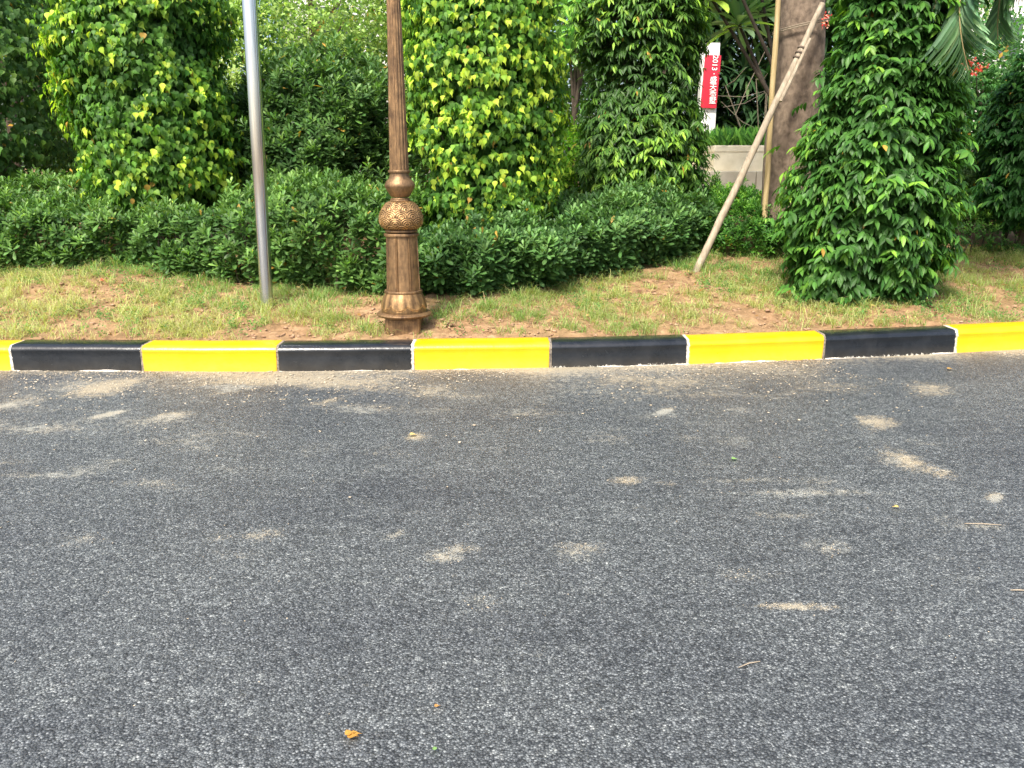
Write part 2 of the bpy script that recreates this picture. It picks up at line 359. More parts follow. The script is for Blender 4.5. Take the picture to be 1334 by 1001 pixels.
def kerb(i, x0, x1):
    yel = i % 2 == 0; L = x1-x0; xm = (x0+x1)/2
    root = thing('kerb_block', (xm, float(kf(xm)), 0), labels[i], 'kerb block', 'black and yellow painted kerb blocks')
    r = np.random.default_rng(50+i); g0, g1 = .005+.004*r.random(), .005+.004*r.random()
    e0, e1 = x0+g0, x1-g1
    us = np.unique(np.concatenate([[0, .003, .009, .02], np.linspace(.035, L-g0-g1-.035, 44), np.array([L-g0-g1-.02, L-g0-g1-.009, L-g0-g1-.003, L-g0-g1])]))
    n, k = len(us), len(PROF); V = np.zeros((n, k, 3)); W = np.zeros((n, k))
    wl, wr = JW.get(i, .5), JW.get(i+1, .5); dl = r.uniform(-.007, .007); dh = r.uniform(-.004, .004)
    for a, u in enumerate(us):
        x = e0+u; ed = min(u, us[-1]-u); ins = .008*max(0, 1-ed/.02)**2
        sl_ = float(kf(x+.05)-kf(x-.05))/.1; nx, ny = -sl_/math.hypot(1, sl_), 1/math.hypot(1, sl_)
        for b, (s, z) in enumerate(PROF):
            s2 = min(max(s, ins), KD-ins)+dl; z2 = min(z, KH-ins)+dh
            V[a, b] = (x+nx*s2*.0+0, float(kf(x))+ny*s2, z2)
            W[a, b] = max(0, 1-ed/.024)*(wl if u < L/2 else wr) if b > 0 else 1
            if .0 <= z < .02: W[a, b] = max(W[a, b], .62 if i in (7, 9) else .36)
            if .13 < z < .15: W[a, b] += .02  # faint painted highlight along the lip, sharing the mask of the chipped edges
    V = V.reshape(-1, 3)
    wob = nz(V, 9, 60+i)*.0016+nz(V, 30, 61+i)*.001; V[:, 1] += wob; V[:, 2] += wob*.6
    a = np.arange(n-1)[:, None]*k+np.arange(k-1)[None, :]; a = a.ravel()
    me = mesh_np('kerb_block', V, np.stack([a, a+k, a+k+1, a+1], 1), {'wear_and_highlight': W.ravel()})
    bm = bmesh.new(); bm.from_mesh(me); bm.verts.ensure_lookup_table()
    bm.faces.new([bm.verts[j] for j in range(k)]); bm.faces.new([bm.verts[(n-1)*k+j] for j in range(k)][::-1])
    bmesh.ops.recalc_face_normals(bm, faces=bm.faces[:]); bm.to_mesh(me); bm.free()
    o = link('painted_face', me, M['yellow' if yel else 'black'], root, True); me.set_sharp_from_angle(angle=R(60))
    # mortar joint at the right end, a ragged slab just inside the profile
    m = MB(); xj0, xj1 = x1-g1-.004, x1+.009
    V = []; F = []
    for q in range(3):
        x = xj0+(xj1-xj0)*q/2
        for (s, z) in PROF:
            V.append((x, float(kf(x))+min(max(s, .0045), KD-.006)+r.uniform(-.0035, .001), min(z, KH-.004)+r.uniform(-.002, .001)))
    for q in range(2):
        for b in range(k-1): F.append((q*k+b, q*k+b+1, (q+1)*k+b+1, (q+1)*k+b))
    F += [tuple(range(k)), tuple(2*k+j for j in range(k))[::-1]]
    m.add(V, F); m.build('mortar_joint', M['mortar' if JW.get(i+1, .5) > .6 else 'joint'], root)
    # lumpy bead of mortar squeezed along the foot
    if i not in (4, 10):
        m = MB(); st = {7: .5, 9: .25, 5: .1}.get(i, -.15); N = 90; V = []; F = []
        for q in range(N+1):
            xx = x0+.012+(x1-x0-.024)*q/N; yy = float(kf(xx)); h_ = max(-.004, .009*(float(nz(np.array([xx, i, 0.]), 9, 70+i))+.7*float(nz(np.array([xx, i, 0.]), 38, 71+i))+st))
            V += [(xx, yy+.006, h_), (xx, yy-.003-.3*abs(h_), h_), (xx, yy-.006-1.1*max(0, h_), min(.001, h_*.4)), (xx, yy-.008, -.012), (xx, yy+.006, -.012)]
        for q in range(N):
            for b in range(5): F.append((q*5+b, q*5+(b+1) % 5, (q+1)*5+(b+1) % 5, (q+1)*5+b))
        F += [(4, 3, 2, 1, 0), tuple(N*5+j for j in range(5))]; m.add(V, F)
        if m.v: m.build('mortar_bead', M['mortar'], root)
for i in range(12): kerb(i, BX[i], BX[i+1])

# ------------------------------------------------------------------ lamp post
LPX, LPY = float(at(527, 420, 6.36).x), 6.36
lp = thing('lamp_post', (LPX, LPY, KH-.05), 'bronze coloured ornate lamp post with carved bulb standing right behind the kerb', 'lamp post')
def zat(py): return at(527, py, LPY).z
zb = KH-.06; SC = LPY*1.02/FPX      # metres per photo pixel at the post
z_fl = zat(411); z_fl2 = zat(384); z_c0 = zat(380); z_c1 = zat(306); z_b0 = zat(301); z_b1 = zat(262); z_s0 = zat(256); z_s1 = zat(224)
m = MB(); m.box((LPX, LPY, (zb+z_fl)/2), (.130, .130, (z_fl-zb)/2), bev=.006); m.build('pedestal', M['bronze'], lp)
m = MB()
for s in (-1, 1):                 # raised frame of the pedestal panel, front and sides
    for ax in range(2):
        for q in (-1, 1):
            a = Vector((q*.111, s*.1315, (zb+z_fl)/2)); h = Vector((.007, .004, (z_fl-zb)/2-.012))
            if ax: a.x, a.y = a.y, a.x; h.x, h.y = h.y, h.x
            m.box(Vector((LPX, LPY, 0))+a, h, bev=.002)
    for ax in range(2):
        a = Vector((0, s*.1315, z_fl-.022)); h = Vector((.104, .004, .007))
        if ax: a.x, a.y = a.y, a.x; h.x, h.y = h.y, h.x
        m.box(Vector((LPX, LPY, 0))+a, h, bev=.002)
m.build('panel_moulding', M['bronze'], lp)
c0 = (LPX, LPY, 0)
m = MB(); f = z_fl; m.lathe(c0, [(.10, f-.002), (.198, f), (.210, f+.008), (.213, f+.017), (.204, f+.027), (.176, f+.034), (.17, f+.036)], 64); m.build('base_flange', M['bronze'], lp, True)
H = z_c0-f-.036
def leafy(q, r, z):
    t = (z-(f+.036))/H; a = abs(math.cos(4*q+.4)); edge = .42-.26*(a**.6)
    return r+(.007 if t > edge else 0)*(1-.7*t)+.002*math.cos(16*q)*(t > edge)*(1-t)
NP_ = 26; prof = [(.174-.036*t**1.5+.004*math.sin(3.1*t), f+.036+H*t) for t in [i/NP_ for i in range(NP_+1)]]
prof.append((.125, f+.036+H+.001))
m = MB(); m.lathe(c0, prof, 160, leafy); o = m.build('leaf_collar', M['bronzecarve'], lp, True)
def set_carve(o, fn):
    me = o.data; n = len(me.vertices); c = np.zeros(n*3); me.vertices.foreach_get('co', c); c = c.reshape(-1, 3)
    q = np.arctan2(c[:, 1]-LPY, c[:, 0]-LPX); at_ = me.attributes.new('carve', 'FLOAT', 'POINT'); at_.data.foreach_set('value', fn(q, c[:, 2]).astype(np.float32))
def cfn(q, z):
    t = (z-(f+.036))/H; a = np.abs(np.cos(4*q+.4)); e = .42-.26*a**.6; d = t-e
    return np.where(d > 0, .50+.08*np.cos(16*q), .42)+np.where(np.abs(d) < .06, .2, 0)
set_carve(o, cfn)
def ring(name, r, z, h):
    m = MB(); m.lathe(c0, [(r-.012, z-h/2), (r-.002, z-h*.42), (r, z-h*.2), (r, z+h*.2), (r-.002, z+h*.42), (r-.012, z+h/2)], 56); m.build(name, M['bronze'], lp, True)
ring('ring_moulding', .147, z_c0+.004, .022)
def rib8(q, r, z):
    a = (q+R(12)) % (math.pi/4)-math.pi/8
    k = abs(abs(a)-math.pi/8)      # distance to the arris
    base = r*(1-.016*(math.cos(a*8)+1)*.5)
    if k < .045: return base+.0055
    if k < .075: return base-.005
    return base
m = MB(); cz = [z_c0+.012+(z_c1-z_c0-.02)*t/6 for t in range(7)]
m.lathe(c0, [(.131-.0018*i, z) for i, z in enumerate(cz)], 192, rib8); m.build('ribbed_column', M['bronze'], lp, True)
ring('ring_moulding', .134, z_c1+.002, .024); ring('ring_moulding', .124, z_b0+.001, .018)
NB = 60; hb = z_b1-z_b0
def bulbr(t): return .088+.086*math.sin(math.pi*min(1, (t**.8)))**.62*(1-.25*t) if 0 < t < 1 else .09
def scales(q, t):
    row = t*4.2; k = np.floor(row); fr = row-k; u = q/(2*math.pi)*11+.5*(k % 2); x = (u-np.floor(u)-.5)*2
    rad = np.sqrt(x*x*.8+(fr*1.25-.05)**2); return .5+.5*np.cos(rad*2*math.pi*3.1)
def bfn(q, r, z):
    t = (z-z_b0)/hb
    return r+(.0045*float(scales(np.array(q), np.array(t))) if .06 < t < .95 else 0)
m = MB(); m.lathe(c0, [(bulbr(t), z_b0+.006+(hb-.008)*t) for t in [i/NB for i in range(NB+1)]], 220, bfn); o = m.build('carved_bulb', M['bronzecarve'], lp, True)
set_carve(o, lambda q, z: .28+.5*scales(q, (z-z_b0)/hb))
ring('ring_moulding', .078, z_b1+.004, .018); ring('ring_moulding', .07, z_b1+.018, .012)
m = MB(); hs = z_s1-z_s0
m.lathe(c0, [(.066, z_s0-.005), (.074, z_s0+.02*hs), (.094, z_s0+.2*hs), (.113, z_s0+.38*hs), (.115, z_s0+.46*hs), (.104, z_s0+.6*hs), (.08, z_s0+.74*hs), (.074, z_s0+.86*hs), (.074, z_s0+hs)], 48); m.build('smooth_bulb', M['bronze'], lp, True)
ring('ring_moulding', .084, z_s1+.002, .022)
zt = 4.3
def flute(q, r, z):
    c = math.cos(16*q); return r-.004*(1 if c > .25 else (0 if c < -.25 else .5+2*c))
m = MB(); top = [z_s1+.01+(zt-z_s1)*t/8 for t in range(9)]
m.lathe(c0, [(max(.036, .072-.019*(z-z_s1)), z) for z in top], 192, flute); m.build('fluted_shaft', M['bronze'], lp, True)

# ------------------------------------------------------------------ steel pole
b = onverge(348, 402); t_ = at(321.5, -60, b.y+.02)
sp_ = thing('steel_pole', (b.x, b.y, b.z-.03), 'shiny round stainless steel pole rising out of the grass', 'pole')
m = MB(); m.tube([(b.x, b.y, b.z-.05), tuple(Vector((b.x, b.y, b.z-.05)).lerp(t_, .5)), tuple(t_), tuple(t_+(t_-b)*.3)], [.052, .056, .060, .062], 40); m.build('tube', M['steel'], sp_, True)

# ------------------------------------------------------------------ foliage machinery
def norm(a): return a/np.maximum(np.linalg.norm(a, axis=-1, keepdims=True), 1e-9)
def leaf_shape(kind):
    if kind == 'heart': rows = [(0, .0), (.08, .24), (.26, .36), (.48, .26), (.68, .07), (1.0, 0)]; fold, dr = .28, .25
    elif kind == 'lance': rows = [(0, 0), (.22, .12), (.5, .165), (.78, .09), (1, 0)]; fold, dr = .35, .22
    elif kind == 'obov': rows = [(0, 0), (.35, .09), (.7, .16), (.9, .11), (1, 0)]; fold, dr = .25, .10
    elif kind == 'big': rows = [(0, 0), (.2, .09), (.45, .15), (.7, .16), (.88, .1), (1, 0)]; fold, dr = .3, .25
    elif kind == 'blade': rows = [(0, 0), (.3, .045), (.7, .04), (1, 0)]; fold, dr = .3, .5
    else: rows = [(0, 0), (.5, .22), (1, 0)]; fold, dr = .25, .1          # 'small'
    V = []; mid = []; F = []; L = []; C = []; Rr = []
    for t, wd in rows:
        z = -dr*t*t
        C.append(len(V)); V.append((0, t, z)); mid.append(1.12)
        if wd: 
            L.append(len(V)); V.append((-wd, t, z+fold*wd)); mid.append(.96)
            Rr.append(len(V)); V.append((wd, t, z+fold*wd)); mid.append(.96)
        else: L.append(None); Rr.append(None)
    for i in range(len(rows)-1):
        a, b_ = C[i], C[i+1]
        for S, fl in ((L, 0), (Rr, 1)):
            if S[i] is None and S[i+1] is not None: t = [(a, b_, S[i+1])]
            elif S[i+1] is None and S[i] is not None: t = [(a, b_, S[i])]
            else: t = [(a, b_, S[i+1]), (a, S[i+1], S[i])]
            F += [tuple(x[::-1]) if fl else x for x in t]
    return np.array(V), np.array(F), np.array(mid)
def leaves(name, kind, pos, d, nrm, s, col, wid=1.0):
    T, F, mid = leaf_shape(kind); n = len(pos)
    Y = norm(d); X = norm(np.cross(Y, nrm)); Z = np.cross(X, Y); s = np.broadcast_to(s, (n,))
    wv = np.broadcast_to(wid, (n,))
    V = pos[:, None, :]+s[:, None, None]*(T[None, :, 0, None]*X[:, None, :]*wv[:, None, None]+T[None, :, 1, None]*Y[:, None, :]+T[None, :, 2, None]*Z[:, None, :])
    FF = (F[None]+(np.arange(n)*len(T))[:, None, None]).reshape(-1, 3)
    C = np.clip(col[:, None, :]*mid[None, :, None], 0, 1).reshape(-1, 3)
    return mesh_np(name, V.reshape(-1, 3), FF, {'leafcol': C})
def pick(rg, n, cols, probs):
    i = rg.choice(len(cols), n, p=np.array(probs)/sum(probs)); return np.array(cols)[i]*rg.uniform(.75, 1.25, (n, 1))*rg.uniform(.92, 1.08, (n, 3))
def expand(rg, P, O, k, style, ln, young, cols):
    """shoots at P with outward directions O become leaves; young (n,) 0..1"""
    n = len(P); up = np.array([0, 0, 1.])
    old, mid_, new = cols
    P2 = np.repeat(P, k, 0); O2 = np.repeat(O, k, 0); Yg = np.repeat(young, k); j = np.tile(np.arange(k), n); N = n*k
    if style == 'rosette':
        A = norm(O*.55+up*.75+rg.normal(0, .28, (n, 3))); A2 = np.repeat(A, k, 0)
        B = norm(np.cross(A2, rg.normal(size=(1, 3)))); Cc = np.cross(A2, B); ph = j*2.4+np.repeat(rg.uniform(0, 6, n), k)
        el = np.radians(22+62*(j/k)+rg.normal(0, 8, N)); rad = B*np.cos(ph)[:, None]+Cc*np.sin(ph)[:, None]
        D = A2*np.cos(el)[:, None]+rad*np.sin(el)[:, None]; NN = A2*np.sin(el)[:, None]-rad*np.cos(el)[:, None]
        pos = P2-A2*(j/k*ln*.75)[:, None]; s = ln*(.6+.4*(j/k))*rg.uniform(.8, 1.15, N); tip = 1-j/k
    elif style == 'droop':
        side = norm(np.cross(O, up)+rg.normal(0, .25, (n, 3))); A = norm(O*.7+side*rg.normal(0, .5, (n, 1))+up*rg.uniform(-.5, .35, (n, 1))); A2 = np.repeat(A, k, 0)
        S2 = norm(np.cross(A2, up)); sg = np.where(j % 2, 1, -1)[:, None]; t = (j//2)/(max(1, k//2))
        pos = P2-A2*((1-t)*ln*1.1)[:, None]-up*(t*t*ln*.25)[:, None]
        D = norm(A2*.55+S2*sg*(.75-.3*t)[:, None]-up*(.35+.35*t)[:, None]+rg.normal(0, .16, (N, 3))); NN = norm(up*.85+O2*.45+rg.normal(0, .2, (N, 3)))
        s = ln*rg.uniform(.7, 1.15, N)*(1-.2*t); tip = t
    elif style == 'heart':
        side = norm(np.cross(O, up)); A = norm(O*.5+side*rg.normal(0, .7, (n, 1))-up*.25); A2 = np.repeat(A, k, 0); t = j/k
        pos = P2-A2*((1-t)*ln*1.6)[:, None]+rg.normal(0, ln*.2, (N, 3))
        D = norm(-up*.9+O2*.28+rg.normal(0, .33, (N, 3))); NN = norm(O2*.9+up*.55+rg.normal(0, .35, (N, 3)))
        s = ln*rg.uniform(.65, 1.15, N); tip = t
    else:
        pos = P2+rg.normal(0, ln*1.1, (N, 3)); D = norm(O2*.4+rg.normal(0, .8, (N, 3))+up*.1); NN = norm(O2*.5+up*.6+rg.normal(0, .5, (N, 3)))
        s = ln*rg.uniform(.6, 1.2, N); tip = rg.random(N)
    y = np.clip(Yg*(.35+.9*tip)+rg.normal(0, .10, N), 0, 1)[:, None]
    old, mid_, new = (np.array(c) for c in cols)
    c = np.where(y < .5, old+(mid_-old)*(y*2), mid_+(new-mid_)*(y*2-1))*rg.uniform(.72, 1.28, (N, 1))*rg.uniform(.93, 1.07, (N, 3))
    old_ = rg.random(N) < .006; c[old_] = np.array([.48, .30, .06])*rg.uniform(.5, 1.1, (old_.sum(), 1))
    s = s*np.where(rg.random(N) < .25, rg.uniform(.5, .8, N), 1)
    return pos, D, NN, s, c
def prof_at(prof, z): return np.interp(z, [p[0] for p in prof], [p[1] for p in prof])
def bush(root, seed, cx, cy, prof, n, kind, style, k, ln, cols, mat, lump=.14, lscale=3.0, shell=.22, back=.45, gap=-.75, ywt=1.0, wid=1.0, name='foliage', yb=0.0, sq=1.0, lean=0.0):
    """prof: [(z, radius)] from bottom to top; n shoots"""
    rg = np.random.default_rng(seed); z0, z1 = prof[0][0], prof[-1][0]
    zz = rg.uniform(z0, z1, n*4); rr = prof_at(prof, zz); keep = rg.random(n*4) < rr/max(p[1] for p in prof)
    zz = zz[keep]; q = rg.uniform(0, 2*math.pi, len(zz)); keep = (np.sin(q) < .25) | (rg.random(len(zz)) < back); zz = zz[keep][:n]; q = q[keep][:n]
    n = len(zz); R0 = prof_at(prof, zz); dR = (prof_at(prof, zz+.05)-prof_at(prof, zz-.05))/.1
    O = norm(np.stack([np.cos(q), np.sin(q), -np.clip(dR, -1.5, 1.5)], -1))
    S = np.stack([cx+lean*np.clip(zz-z0, 0, 2)+np.cos(q)*R0, cy+np.sin(q)*R0*sq, zz], -1)
    lm = nz(S, lscale, seed+1)*.7+nz(S, lscale*2.6, seed+2)*.5
    dep = np.minimum(rg.exponential(shell*.35, n), .75*np.maximum(R0, .05))
    sprig = (rg.random(n) < .09)*np.minimum(rg.exponential(lump*.6, n), .16)
    P = S+O*(lm*lump-dep+sprig)[:, None]+np.array([0, 0, 1.])*(sprig*.4)[:, None]
    kp = (lm > gap+rg.normal(0, .15, n)) | (rg.random(n) < .25); P, O, lm, dep = P[kp], O[kp], lm[kp], dep[kp]
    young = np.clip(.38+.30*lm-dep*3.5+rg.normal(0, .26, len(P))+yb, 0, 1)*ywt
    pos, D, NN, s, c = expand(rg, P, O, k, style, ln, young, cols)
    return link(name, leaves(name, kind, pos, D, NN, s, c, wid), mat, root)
def stems(root, seed, cx, cy, z0, z1, r, n=7, r0=.05, mat=None, name='trunk', spread=.75):
    rg = random.Random(seed); m = MB()
    m.tube([(cx, cy, z0-.1), (cx+rg.uniform(-.04, .04), cy, (z0+z1)/2), (cx, cy, z1)], [r0, r0*.75, r0*.3], 9)
    for i in range(n):
        a = rg.uniform(0, 6.28); zs = z0+(z1-z0)*rg.uniform(.05, .8); e = r*spread*rg.uniform(.7, 1.1)
        p = Vector((cx, cy, zs)); q = p+Vector((math.cos(a)*e*.5, math.sin(a)*e*.5, .25*(z1-z0)*.5)); q2 = q+Vector((math.cos(a+.3)*e*.5, math.sin(a+.3)*e*.5, .2*(z1-z0)*.5))
        m.tube([p, q, q2], [r0*.5, r0*.3, r0*.1], 6)
    m.build(name, mat or M['bark'], root, True)
# leaf colours (old, mid, new), linear
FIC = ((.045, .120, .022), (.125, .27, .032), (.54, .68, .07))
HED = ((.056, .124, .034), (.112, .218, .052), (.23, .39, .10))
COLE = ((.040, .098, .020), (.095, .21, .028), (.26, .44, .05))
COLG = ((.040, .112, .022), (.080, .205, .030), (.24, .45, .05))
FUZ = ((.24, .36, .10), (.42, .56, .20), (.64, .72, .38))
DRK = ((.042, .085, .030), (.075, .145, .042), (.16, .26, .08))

def col_center(px0, px1, Y):
    a, b_ = at(px0, 200, Y), at(px1, 200, Y); return (a.x+b_.x)/2, (b_.x-a.x)/2
def column(name, label, seed, px0, px1, Y, pybot, ztop, n, kind, style, k, ln, cols, mat, shape, cat='shrub', group=None, flowers=(), **kw):
    cx, r = col_center(px0, px1, Y); cy = Y; g0 = float(gz0(cx, cy)); zb_ = at((px0+px1)/2, pybot, Y-r*.8).z
    root = thing(name, (cx, cy, g0), label, cat, group)
    prof = [(zb_+(ztop-zb_)*t, r*s) for t, s in shape]
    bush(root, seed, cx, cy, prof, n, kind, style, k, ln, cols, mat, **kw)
    # inner, darker leaves that close the middle of the plant
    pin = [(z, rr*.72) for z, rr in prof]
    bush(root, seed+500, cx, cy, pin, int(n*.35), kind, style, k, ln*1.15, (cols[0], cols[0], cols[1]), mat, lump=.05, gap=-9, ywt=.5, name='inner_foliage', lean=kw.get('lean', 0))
    stems(root, seed, cx, cy, g0, ztop-.3, r, 9)
    for (fx, fy) in flowers: flower(root, at(fx, fy, Y-r*1.0), seed+fx)
    return root
def flower(root, p, seed, sz=.021, n=5):
    rg = np.random.default_rng(int(seed)); pos = np.array(p)+rg.normal(0, sz*.7, (n*4, 3)); D = norm(rg.normal(0, 1, (n*4, 3))+np.array([0, -.6, .2]))
    link('blossoms', leaves('blossoms', 'small', pos, D, norm(rg.normal(size=(n*4, 3))), sz, pick(rg, n*4, [(.72, .10, .09), (.85, .45, .4)], [2, 1]), 1.6), M['softleaf'], root)

# ------------------------------------------------------------------ shrubs and columns
G1 = 'tall bright heart-leaved column shrubs'
column('column_shrub', 'tall column shrub with glossy yellow-green heart leaves, left of the steel pole', 101, 100, 318, 9.25, 315, 4.0, 4000, 'heart', 'heart', 7, .086, FIC, M['leaf'],
       [(0, .45), (.05, .72), (.14, .92), (.35, 1.0), (.7, .95), (.9, .7), (1, .1)], group=G1, lump=.19, lscale=3.2, shell=.3, gap=-.6, yb=.13)
column('column_shrub', 'tall column shrub with glossy yellow-green heart leaves, right behind the bronze lamp post', 102, 524, 732, 8.6, 335, 3.9, 4300, 'heart', 'heart', 7, .080, FIC, M['leaf'],
       [(0, .4), (.05, .75), (.12, .92), (.35, .98), (.7, .93), (.9, .7), (1, .1)], group=G1, lump=.17, lscale=3.4, shell=.3, gap=-.6, yb=.17)
column('column_shrub', 'shadowed olive-green heart-leaved shrub cut off by the left edge', 103, -150, 116, 11.0, 262, 4.4, 1900, 'heart', 'heart', 6, .10, ((.045, .105, .028), (.095, .195, .035), (.28, .42, .07)), M['leaf'],
       [(0, .6), (.15, .95), (.5, 1.0), (.9, .7), (1, .1)], group=G1, lump=.16, shell=.3, yb=-.05)
column('column_shrub', 'dark green pointed-leaf column shrub beside the red sign', 104, 748, 916, 10.2, 262, 4.4, 2300, 'lance', 'droop', 9, .125, COLE, M['glossleaf'],
       [(0, .8), (.1, .98), (.35, 1.0), (.6, .93), (.9, .7), (1, .15)], lump=.13, lscale=3.2, shell=.22, gap=-.85, yb=0, wid=.85)
column('column_shrub', 'large leafy column shrub standing closest to the kerb, right of the timber prop', 105, 1030, 1236, 7.6, 424, 4.0, 3300, 'lance', 'droop', 8, .118, COLG, M['glossleaf'],
       [(0, .74), (.05, .88), (.16, .97), (.30, 1.02), (.42, .96), (.55, .84), (.68, .72), (.85, .6), (1, .1)], lean=.06, lump=.16, lscale=4.2, shell=.26, gap=-.6, wid=1.15, yb=0, flowers=[(1077, 22), (1074, 32)])
column('column_shrub', 'dark narrow-leaved shrub cut off by the right edge', 106, 1268, 1430, 9.6, 300, 2.95, 1700, 'lance', 'droop', 8, .12, ((.022, .08, .016), (.05, .16, .03), (.15, .32, .05)), M['glossleaf'],
       [(0, .7), (.15, .95), (.45, 1.0), (.7, .85), (.9, .5), (1, .1)], lump=.13, shell=.2)
# big dark bush between the poles
column('round_bush', 'big dark green bush filling the gap between steel pole and lamp post', 107, 285, 548, 10.4, 275, 2.8, 2000, 'obov', 'rosette', 12, .135, ((.054, .118, .034), (.10, .20, .052), (.20, .34, .09)), M['glossleaf'],
       [(0, .8), (.2, .98), (.45, 1.0), (.7, .9), (.88, .6), (1, .1)], cat='bush', lump=.2, lscale=2.2, shell=.3, gap=-.6)

# ------------------------------------------------------------------ clipped low hedges
def hedge(label, seed, line, depth, h, n, cols, ln=.082, k=10, kind='obov', style='rosette', wid=1.0, name='hedge', mat='glossleaf', hb=lambda x: 0*x):
    rg = np.random.default_rng(seed); L = [onverge(*p) for p in line]; xs_ = np.array([p.x for p in L]); ys_ = np.array([p.y for p in L])
    xm = float(xs_.mean()); root = thing(name, (xm, float(np.interp(xm, xs_, ys_)), float(gz0(xm, np.interp(xm, xs_, ys_)))), label, 'hedge')
    x = rg.uniform(xs_[0], xs_[-1], n); dp = np.array([at(q[0], 300, 8).x*1.05 for q in depth]); depth = np.interp(x, dp, [q[1] for q in depth]); u = rg.uniform(0, 1, n)*(h*1.35+1.9); u = np.where(u < h*1.35, u/1.35, u-h*.35); kq = u < h+depth; x, u = x[kq], u[kq]; n = len(x)
    fy = np.interp(x, xs_, ys_); X1 = np.stack([x, 0*x, 0*x], -1); fy = fy+.07*nz(X1, 2.7, seed+7)+.05*nz(X1, 8, seed+8); hm = 1+hb(x)+.08*nz(X1+[[0, .3, 0]], 1.9, seed+9)+.07*nz(X1, 6, seed+10); fr = u < h; rnd_ = .16
    w_ = np.where(fr, 0, u-h); y = fy+w_; g_ = gz0(x, y); zt_ = np.where(fr, .06+u*.94, h)
    zt_ = zt_*hm; e = np.clip(1-np.abs(u-h)/rnd_, 0, 1); yy = y+e*.05; zt_ = zt_-e*.045
    yy = yy-np.where(fr, .10*np.sin(np.clip(u/h, 0, 1)*math.pi*.8), 0)
    O = norm(np.stack([0*x, np.where(fr, -1., -.25)+0*x, np.where(fr, .2, 1.)], -1)); S = np.stack([x, yy, g_+zt_], -1)
    lm = nz(S*(1, 1, .8), 3.6, seed+1)*.35+nz(S, 11.0, seed+2)*.5+nz(S, 19.0, seed+3)*.35
    dep = rg.exponential(.04, n); P = S+O*(lm*.15-dep+(rg.random(n) < .14)*rg.uniform(0, .13, n))[:, None]
    kp = (lm > -.35+rg.normal(0, .15, n)) | (rg.random(n) < .34); P, O, lm, dep = P[kp], O[kp], lm[kp], dep[kp]
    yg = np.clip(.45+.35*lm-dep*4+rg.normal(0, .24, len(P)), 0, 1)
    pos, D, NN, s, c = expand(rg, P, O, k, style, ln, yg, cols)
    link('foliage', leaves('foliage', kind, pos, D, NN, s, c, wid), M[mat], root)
    m = MB(); r2 = random.Random(seed)
    for i in range(int((xs_[-1]-xs_[0])*16)):
        a = r2.uniform(xs_[0], xs_[-1]); b_ = float(np.interp(a, xs_, ys_))+r2.uniform(.03, .5); z = float(gz0(a, b_)); dx, dy = r2.uniform(-.13, .13), r2.uniform(-.16, .08)
        m.tube([(a, b_, z-.03), (a+dx*.4, b_+dy*.4, z+h*.35), (a+dx, b_+dy, z+h*.75)], [.011, .009, .005], 5)
    m.build('undergrowth', M['darkbark'], root); return root
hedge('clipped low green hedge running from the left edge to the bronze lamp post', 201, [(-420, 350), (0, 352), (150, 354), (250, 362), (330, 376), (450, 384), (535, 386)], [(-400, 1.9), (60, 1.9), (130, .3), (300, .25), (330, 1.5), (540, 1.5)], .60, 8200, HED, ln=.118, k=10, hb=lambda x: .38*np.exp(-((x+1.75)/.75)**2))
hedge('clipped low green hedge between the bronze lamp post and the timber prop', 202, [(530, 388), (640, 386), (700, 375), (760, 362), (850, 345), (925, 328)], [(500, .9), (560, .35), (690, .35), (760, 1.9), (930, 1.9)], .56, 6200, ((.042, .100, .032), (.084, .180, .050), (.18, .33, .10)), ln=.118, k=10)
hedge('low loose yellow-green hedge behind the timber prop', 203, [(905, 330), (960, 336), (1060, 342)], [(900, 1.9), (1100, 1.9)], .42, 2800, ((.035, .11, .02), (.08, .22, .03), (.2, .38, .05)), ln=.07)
hedge('low dark hedge behind the grass at the right edge', 204, [(1215, 338), (1300, 335), (1500, 330)], [(1200, 1.4), (1500, 1.4)], .46, 2300, ((.035, .10, .02), (.08, .2, .03), (.2, .36, .05)), ln=.06, k=8)

# ------------------------------------------------------------------ tree with props
TY = 9.4; tb = at(1040, 260, TY); tx = at(1041, 100, TY).x; g0 = float(gz0(tx, TY))
tree = thing('tree', (tx, TY, g0), 'thick brown tree trunk wrapped for support, behind the leaning timber prop', 'tree')
m = MB(); pts = [(tx-.02+.015*math.sin(i*1.3), TY, g0-.1+i*.33) for i in range(16)]; m.tube(pts, [.30-.008*i+.006*math.sin(i*2.1) for i in range(16)], 24); m.build('trunk', M['trunk'], tree, True)
tz = g0-.1+15*.33
m = MB()
for a in range(6):
    an = a*1.05+.4; m.tube([(tx, TY, tz-.3), (tx+math.cos(an)*.5, TY+math.sin(an)*.5, tz+.5), (tx+math.cos(an)*1.3, TY+math.sin(an)*1.3, tz+1.1)], [.12, .08, .03], 7)
m.build('limb', M['bark'], tree, True)
bush(tree, 301, tx, TY, [(tz+.1, .5), (tz+.7, 1.7), (tz+1.5, 1.9), (tz+2.3, 1.2), (tz+2.7, .2)], 900, 'lance', 'droop', 8, .17, COLG, M['leaf'], name='crown', lump=.3, lscale=1.6, shell=.6)
def wood(name, a, b_, r0, r1, mat, label, cat):
    root = thing(name, tuple(a), label, cat); m = MB(); a = Vector(a); b_ = Vector(b_); n = 14; rg = random.Random(5)
    pts = [a.lerp(b_, i/n)+Vector((rg.uniform(-.004, .004), 0, rg.uniform(-.003, .003))) for i in range(n+1)]
    m.tube(pts, [r0+(r1-r0)*i/n+rg.uniform(-.0015, .0015) for i in range(n+1)], 16); m.build('shaft', mat, root, True); return root
pa = onverge(905, 353); pa.z -= .04; pb = at(1072, 5, 9.0)
